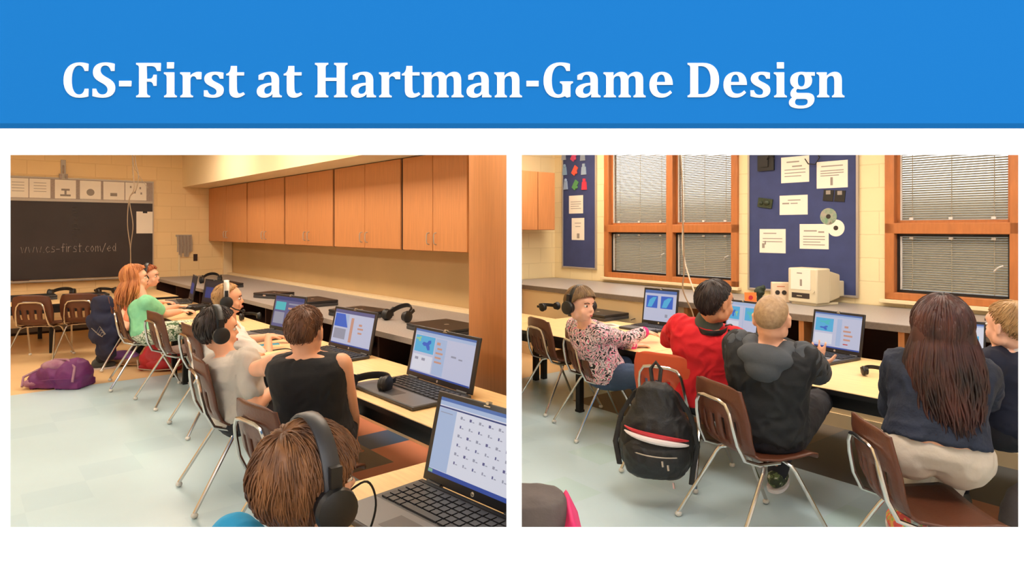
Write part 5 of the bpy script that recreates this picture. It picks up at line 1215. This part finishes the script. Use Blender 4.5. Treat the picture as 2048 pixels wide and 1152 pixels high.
    if legs and pants:
        b = B(); b.loft([(hip+up*(T*q)-V((0, 0, .012)), r, f, rx*S_*bulk, ry*S_*bulk) for q, rx, ry in ((-.12, .12, .09), (0, .152, .12), (.10, .152, .116), (.2, .140, .104), (.25, .128, .094))], 22, 2.3)
        for hj, kn, ft in LG:
            if pants == 'shorts_pat': b.chain([hj, hj+(kn-hj)*.8], [.096*S_, .074*S_], 14)
            else: b.chain([hj, hj+(kn-hj)*.4, kn], [.096*S_*legw, .084*S_*legw, .060*S_*legw], 14); b.chain([kn, kn+(ft-kn)*.4, ft+(kn-ft)*.1], [.060*S_*legw, .056*S_*legw, .044*S_], 14)
        me = fuse(b, voxel*1.1, 4, (.004*S_, 12, seed*5.3), off); linkmesh('trousers' if pants != 'shorts_pat' else 'shorts', me, pants, t, sharp=0)
        for hj, kn, ft in LG:
            dv = V((f.x, f.y, 0)).normalized() if not mk else V(mk).normalized(); rt = Matrix((V((dv.y, -dv.x, 0)), dv, V((0, 0, 1)))).transposed()
            b = B(); b.ell(ft+dv*.045*S_-V((0, 0, .016)), (.042*S_, .105*S_, .036*S_), rt); b.ell(ft-dv*.01, (.036*S_, .045*S_, .045*S_), rt); me = fuse(b, .008, 3, off=off); so = linkmesh('shoe', me, shoes, t, sharp=0)
            b = B(); c_ = ft+dv*.045*S_; b.loft([(V((c_.x, c_.y, max(0, c_.z-.062)+z))-off, rt.col[0], rt.col[1], .042*S_*k_, .108*S_*k_) for z, k_ in ((.0, .97), (.018, 1.0))], 20, 2.4); b.build('sole', 'whitetrim', so)
    if extra: extra(t, off, dict(hip=hip, neck=neck, head=head, r=r, f=f, up=up, hr=hr, hf=hf, hu=hu, A=A, T=T, sh=sh, LG=LG, torso=torso))
    t['_s'] = 1; del t['_s']
    return t, (head, hr, hf, hu, hs)
def wear(H, label, s=1.12, m='black', down=0.0, mic=False, back=.0, spread=.086, band='black'):
    head, hr, hf, hu, hs = H
    mt = Matrix.Translation(head+hu*(.0)*hs-hf*(.012+back)*hs) @ Matrix((hr, hf, hu)).transposed().to_4x4()
    return headphones(mt, label, s*hs, m=m, spread=spread, loc=head, mic=mic, band=band)
d1, d2 = LR.d1, LR.d2
short = dict(line=(60, 92, 122), th=.009, n=500, len=24, lift=.005)
CUR['room'] = 'L'
# --- foreground boy, brown hair
hc = P(622, 966, 1.54); fw = (d2*.8+d1*.45).normalized()
pr, H_ = person('brown-haired boy in a cyan shirt wearing black headphones, head large in the foreground', (-.64, 1.42, .46), hc-V((.05, .03, .17)), hc, fw, (.76, .64, -.20), S_=.98, hs=1.16,
    arms=((V((-.40, 1.72, .60)), None, None), (V((-.26, 1.50, .60)), None, None)), shirt='cyan', hairm='hair_brown', skin='skin_rosy', voxel=.006, lookup=(.0, .0, 1),
    style=dict(line=(84, 112, 134), th=.020, n=2600, len=46, lift=.010, r=.0019, over=14, rag=8, wave=.009, lump=.008, swirl=.25, tilt=-26), seed=4)
cable('headset_cable', [hc+V((.07, .03, -.04)), hc+V((.12, .06, -.02)), hc+V((.135, .09, -.09)), hc+V((.10, .13, -.20)), hc+V((.05, .17, -.30))], .003, 'cableblk', 'black headset cable looping from the foreground boy\'s ear to the desk')
wear(H_, 'black headphones with a wide band on the foreground boy\'s brown hair', 1.12, spread=.094, m='black', back=-.01, band='laptop')
# --- boy in black sleeveless top
hc = P(611, 662, 2.98)
person('boy with short brown hair seen from behind in a black sleeveless top', (-.915, 3.02, .47), P(612, 722, 2.96), hc, (.12, 1, 0), (.15, 1, -.1), S_=1.12, hs=1.06,
    arms=((Pz(520, 712, .60)+V((-.02, .02, 0)), (-.9, -.3, -.6), None), (P(706, 880, 3.35), (.6, -1, -.1), (0, .6, -.8))), shirt='blackcloth', sleeve='none', hairm='hair_cocoa', skin='skin_fair', knees=(V((-1.02, 3.36, .48)), V((-.86, 3.36, .48))), feet=(V((-1.02, 3.3, .06)), V((-.9, 3.3, .06))), style=dict(line=(60, 92, 122), th=.008, n=900, len=16, lift=.004, r=.0017, wave=.004, tilt=-18, over=2), seed=7, sw=.145, bulk=1.0, nk=.27, face=True, wr=.003)
# --- dark-haired boy in grey tee
hc = P(437, 660, 3.52)
pr, H_ = person('dark-haired boy with headphones in a light grey T-shirt, leaning on the desk', P(490, 835, 3.52), P(456, 716, 3.50), hc, (.5, .86, 0), (.80, .6, -.15), S_=1.04, hs=1.08,
    arms=((P(575, 706, 4.05), (0, 0, -1), (1, .1, -.1)), (P(566, 762, 3.58), (.2, -.3, -1), (1, .3, 0))), shirt='grey_tee', hairm='hair_dark', skin='skin_fair', style=dict(line=(62, 96, 128), th=.015, n=700, len=30, lift=.006, wave=.006, tilt=-16, over=6), seed=11, wr=.006)
wear(H_, 'black headphones on the dark-haired boy in the grey T-shirt', 1.1)
# --- blond boy in white tee
hc = P(457, 598, 4.62)
pr, H_ = person('blond short-haired boy with a headset in a white T-shirt reaching to his keyboard', P(425, 742, 4.72), P(462, 655, 4.62), hc, (.55, .83, 0), (.92, .4, -.15), S_=1.08, hs=1.05,
    arms=((P(546, 672, 4.95), (0, 0, -1), (.9, .2, -.1)), (P(536, 672, 4.72), (.4, -.5, -.8), (.8, .5, -.05))), shirt='white_tee', hairm='hair_blond', skin='skin_fair', style=dict(line=(60, 92, 122), th=.006, n=300, len=14, lift=.002, wave=.002, tilt=-16), seed=13, wr=.005)
wear(H_, 'headset with a pale band on the blond boy in the white T-shirt', 1.1, mic=True, band='alum')
# --- girl in mint
hc = P(272, 556, 6.05)
def longlocks(dirs, length, n, r0, wav, spread_a=110, lift0=.016):
    def fn(b, surf, off, rg, s):
        for _ in range(n):
            a = pi+radians(rg.uniform(-spread_a, spread_a)); p0 = radians(rg.uniform(10, 95)); pts = []; k = 0
            pm = radians(104)
            lf_ = lift0+rg.uniform(0, .008)
            for q in range(5): pts.append(surf(a, p0+(pm-p0)*q/4, lf_))
            e = pts[-1]; L = length*rg.uniform(.75, 1.05); ph = rg.uniform(0, 6.28); am = wav*rg.uniform(.5, 1.3); n_ = 12
            inw = (dirs[1]*cos(a)+dirs[0]*sin(a)); 
            for q in range(1, n_+1):
                u_ = q/n_
                pts.append(e+V((0, 0, -L*u_))+dirs[2]*(L*u_*.0)+inw*(.030*sin(pi*min(1, u_*1.1))*s+am*sin(ph+u_*7)*u_)+dirs[0]*(am*cos(ph*2+u_*8)*u_)+dirs[3]*u_*u_*L)
            m_ = len(pts); b.tube(pts, r0, 5, rs=[r0*(1 if i < m_-4 else (m_-i)/4.2) for i in range(m_)])
    return fn
lk = V((.85, .5, -.1)); r_, f_, u_ = frame_from(lk, (0, 0, 1))
pr, H_ = person('girl with long ginger hair in a mint green shirt reaching to a laptop', P(296, 668, 6.0), P(287, 604, 6.02), hc, (.8, .6, 0), lk, S_=1.12, hs=1.08,
    arms=((P(356, 612, 6.9), (0, 0, -1), (1, .1, 0)), (P(362, 622, 6.35), (.2, -.2, -1), (1, .2, .05))), shirt='mint', pants='shorts_pat', hairm='hair_ginger', skin='skin_rosy',
    style=dict(line=(60, 100, 128), th=.016, n=500, len=36, lift=.006, locks=[longlocks((r_, f_, u_, V((-.12, -.12, 0))), .26, 260, .0060, .02)]), seed=17, hname='long_hair')
# --- child in salmon behind
hc = P(298, 553, 6.95)
pr, H_ = person('child with copper hair and headphones in a salmon shirt behind the girl in mint', (-4.10, 6.98, .46), P(270, 600, 6.95), hc, (.85, .5, 0), (.96, .25, -.1), S_=1.12, hs=1.08,
    arms=((P(325, 604, 7.2), (0, 0, -1), (1, .1, 0)), (P(240, 618, 6.75), (-.3, -.6, -.5), (.5, .5, -.6))), shirt='salmon', pants='darkpants', hairm='hair_copper', skin='skin_rosy', style=dict(line=(62, 96, 126), th=.014, n=420, len=30, lift=.006), seed=19, knees=(V((-3.95, 7.25, .5)), V((-4.05, 6.85, .48))), feet=(V((-4.1, 7.0, .06)), V((-4.28, 6.72, .06))))
wear(H_, 'black headphones on the copper-haired child in salmon', 1.15)

CUR['room'] = 'R'
e1, e2 = RR.d1, RR.d2
# --- girl in patterned sweater
hc = P(1162, 610, 4.42); lk = V((.66, -.74, -.22)); r_, f_, u_ = frame_from(lk, (.05, 0, 1))
def cuffs(t, off, I):
    b = B(); b.loft([(I['hip']+I['up']*(I['T']*q), I['r'], I['f'], rx, ry) for q, rx, ry in ((.17, .152, .122), (.24, .150, .12), (.30, .140, .112))], 24, 2.3); me = fuse(b, .009, 3, off=off); linkmesh('waistband', me, 'pinkcuff', t, sharp=0)
    b = B(); b.loft([(I['hip']+I['up']*(I['T']*q), I['r'], I['f'], rx, ry) for q, rx, ry in ((.04, .162, .13), (.12, .162, .13), (.2, .15, .12))], 24, 2.3); me = fuse(b, .009, 3, off=off); linkmesh('undershirt', me, 'aqua', t, sharp=0)
    for sd, (s0, el, w, hd, c_, sp) in I['A'].items(): b = B(); b.cone(el+(w-el)*.84-off, el+(w-el)*1.0-off, .047, .042, 16); b.build('cuff', 'pinkcuff', t)
pr, H_ = person('girl with headphones in a pink, black and white patterned sweater and jeans', P(1212, 742, 4.60)+V((0, 0, -.02)), P(1172, 655, 4.50), hc, (.86, .5, 0), lk, S_=1.05, hs=1.1,
    arms=((P(1268, 690, 4.75), (.1, -.2, -1), (1, .2, 0)), (P(1288, 664, 4.98), (0, -.2, -1), (1, .3, -.1))), shirt='pattern', sleeve='long', pants='jeans', hairm='hair_sand', skin='skin_rosy', style=dict(line=(66, 112, 140), th=.018, n=900, len=44, lift=.004, over=6, tilt=-4), seed=23, lookup=(.05, 0, 1), extra=cuffs,
    knees=(P(1262, 728, 4.75), P(1300, 752, 4.30)), feet=(V((1.0, 4.75, .06)), V((.86, 4.15, .07))), mk=(.8, -.5, 0))
wear(H_, 'black headphones on the girl in the patterned sweater', 1.12, spread=.082)
# --- boy in red
hc = P(1432, 605, 3.62); lk = V((.93, .36, -.12))
def redextra(t, off, I):
    b = B(); c = I['neck']+I['up']*.012; b.loft([(c-off+I['up']*z, I['r'], I['f'], rx, ry) for z, rx, ry in ((-.03, .082, .074), (.0, .078, .07), (.035, .066, .062), (.045, .058, .055))], 22, 2.0); b.build('collar', 'greygreen', t)
pr, H_ = person('dark-haired boy in a red shirt and grey-green collar looking right', P(1398, 800, 3.80)+V((0, 0, .02)), P(1412, 662, 3.70), hc, (.5, .86, 0), lk, S_=1.16, hs=1.12,
    arms=((P(1352, 668, 4.25), (-.9, -.5, -.6), (.6, .8, 0)), (P(1445, 705, 4.1), (.9, -.3, -.8), (.3, 1, 0))), shirt='redshirt', sleeve='long', hairm='hair_black', skin='skin_tan', style=dict(line=(62, 96, 130), th=.012, n=900, len=34, lift=.004, wave=.003, over=5), seed=29, extra=redextra, nk=.26, sw=.132, wr=.007, bulk=1.05,
    feet=(P(1400, 790, 4.4), P(1460, 800, 4.3)))
o_ = Matrix.Translation(P(1425, 655, 3.66)) @ Matrix.Rotation(radians(-20), 4, 'Z') @ Matrix.Rotation(radians(100), 4, 'X')
headphones(o_, 'black headphones resting round the neck of the boy in red', .95, spread=.082, cup=.024)
# --- short-haired boy in hoodie
hc = P(1545, 637, 3.05); lk = V((.62, .80, -.15))
def hood(t, off, I):
    b = B(); n = I['neck']; r, f, up = I['r'], I['f'], I['up']
    b.ell(n-f*.105-up*.045-off, (.128, .062, .060), Matrix((r, f, up)).transposed()); b.ell(n-f*.125-up*.095-off, (.088, .050, .065), Matrix((r, f, up)).transposed())
    for sx in (-1, 1): b.ell(n+r*sx*.08-f*.02-up*.02-off, (.05, .07, .035), Matrix((r, f, up)).transposed())
    me = fuse(b, .009, 4, (.0015, 12, 3)); linkmesh('hood', me, 'hood_grey', t, sharp=0)
pr, H_ = person('boy with cropped sandy hair in a black and grey hooded jacket, hand spread', P(1528, 862, 3.18), P(1540, 702, 3.08), hc, (.55, .83, 0), lk, S_=1.14, hs=1.02,
    arms=((P(1530, 770, 3.55), (-.5, 0, -1), (.5, .8, 0)), (P(1641, 738, 3.46), (.5, -.5, -1.2), (-.1, .2, 1), .12, 1.7)), shirt='hood_black', sleeve='long', sleevem='hood_grey', hairm='hair_buzz', skin='skin_fair', style=dict(line=(58, 90, 122), th=.004, n=0, rag=1, wave=.0008, lump=.001), seed=31, extra=hood, sw=.130, bulk=1.1, nk=.34, wr=.007, shoes='shoe_camo', feet=(P(1552, 955, 3.42), P(1612, 848, 4.1)), knees=(P(1580, 830, 3.5), P(1640, 800, 3.6)))
# --- long-haired girl
hc = P(1882, 655, 2.62); lk = V((.42, .9, -.18)); r_, f_, u_ = frame_from(lk, (0, 0, 1))
def backhair(b, surf, off, rg, s):
    # volume beneath the locks
    pts = [(.07, .085, .05), (.03, .105, .06), (.0, .110, .062), (-.08, .112, .06), (-.2, .112, .05), (-.30, .10, .04), (-.36, .07, .03)]
    c0 = hc-off-f_*.055; b.loft([(c0+V((0, 0, z-.02)), r_, f_, rx, ry) for z, rx, ry in pts], 24, 2.2)
girlhair = dict(line=(60, 112, 132), th=.026, n=500, len=60, lift=.006, wave=.006, r=.003, locks=[backhair, longlocks((r_, f_, u_, V((.02, -.10, 0))), .36, 560, .0050, .012, 72, .024)])
person('girl with very long dark brown hair in a dark denim jacket, seen from behind', P(1870, 905, 2.60), P(1880, 722, 2.66), hc, (.42, .9, 0), lk, S_=1.10, hs=1.06,
    arms=((P(1800, 800, 3.02), (-.45, -.3, -1), (.5, .9, 0)), (P(1962, 800, 2.95), (.45, -.2, -1), (-.1, 1, 0))), shirt='denim', sleeve='long', pants='cream_trousers', hairm='hair_long', skin='skin_fair', style=girlhair, seed=37, sw=.125, bulk=1.06, wr=.006, hem=.10, hname='long_hair', shoes='sandal_pink', legw=1.15,
    feet=(P(1800, 1042, 2.70), P(1868, 1052, 2.76)), knees=(P(1850, 890, 2.98), P(1925, 885, 3.0)))
# --- child at the right edge
hc = P(2016, 652, 2.92); lk = V((-.30, .93, -.2))
def tcol(t, off, I):
    b = B(); b.loft([(I['neck']-off+I['up']*z, I['r'], I['f'], rx, ry) for z, rx, ry in ((-.04, .105, .085), (.0, .088, .075), (.03, .066, .06))], 20, 2); b.build('collar', 'white_tee', t)
person('blond child in a navy jacket with a white collar at the right photo edge', P(2035, 850, 3.0), P(2034, 700, 2.96), hc, (-.35, .93, 0), lk, S_=1.06, hs=1.02,
    arms=((P(1985, 790, 3.1), (-.9, -.3, -.8), (-.2, 1, 0)), None), shirt='navy2', sleeve='long', hairm='hair_honey', skin='skin_rosy', style=dict(line=(62, 96, 126), th=.010, n=500, len=26, lift=.004), seed=41, extra=tcol, sw=.15, nk=.3)
# ================================================================ light outside, cut at the partition
w = bpy.data.worlds.new('sky'); S.world = w; w.use_nodes = True; nt = w.node_tree; bg = nt.nodes['Background']
tc = nt.nodes.new('ShaderNodeTexCoord'); sx = nt.nodes.new('ShaderNodeSeparateXYZ'); rp = nt.nodes.new('ShaderNodeValToRGB')
nt.links.new(tc.outputs['Generated'], sx.inputs[0]); nt.links.new(sx.outputs[2], rp.inputs[0]); nt.links.new(rp.outputs[0], bg.inputs[0])
e = rp.color_ramp.elements; e[0].position = 0.0; e[0].color = (.16, .15, .13, 1); e[1].position = 1; e[1].color = (1, 1, 1, 1)
for p, c in ((.03, (.34, .31, .26)), (.06, (.8, .78, .74)), (.09, (1, 1, 1))):
    q = rp.color_ramp.elements.new(p); q.color = (*c, 1)
bg.inputs['Strength'].default_value = 2.45
def cut_at_partition():
    dg = bpy.context.evaluated_depsgraph_get(); dg.update()
    for o, rm in MADE:
        if rm is None or o.type != 'MESH': continue
        mw = o.matrix_world.copy(); sgn = 1 if rm == 'L' else -1
        xs = [(mw @ v.co).x*sgn for v in o.data.vertices]
        if not xs or max(xs) < -.0051 or 'kind' in o and o.name.startswith(('ceiling', 'wall_partition', 'ground')) and 'soffit' not in o.name: continue
        if min(xs) > -.0051: bpy.data.objects.remove(o); continue
        me = o.data.copy(); bm = bmesh.new(); bm.from_mesh(me); inv = mw.inverted()
        co = inv @ V((-.0055*sgn, 0, 0)); no = (mw.to_3x3().transposed() @ V((sgn, 0, 0))).normalized()
        r = bmesh.ops.bisect_plane(bm, geom=bm.verts[:]+bm.edges[:]+bm.faces[:], plane_co=co, plane_no=no, clear_outer=True)
        es = [g for g in r['geom_cut'] if isinstance(g, bmesh.types.BMEdge)]
        try: bmesh.ops.holes_fill(bm, edges=es, sides=0)
        except Exception: pass
        bm.to_mesh(me); bm.free(); o.data = me
cut_at_partition()
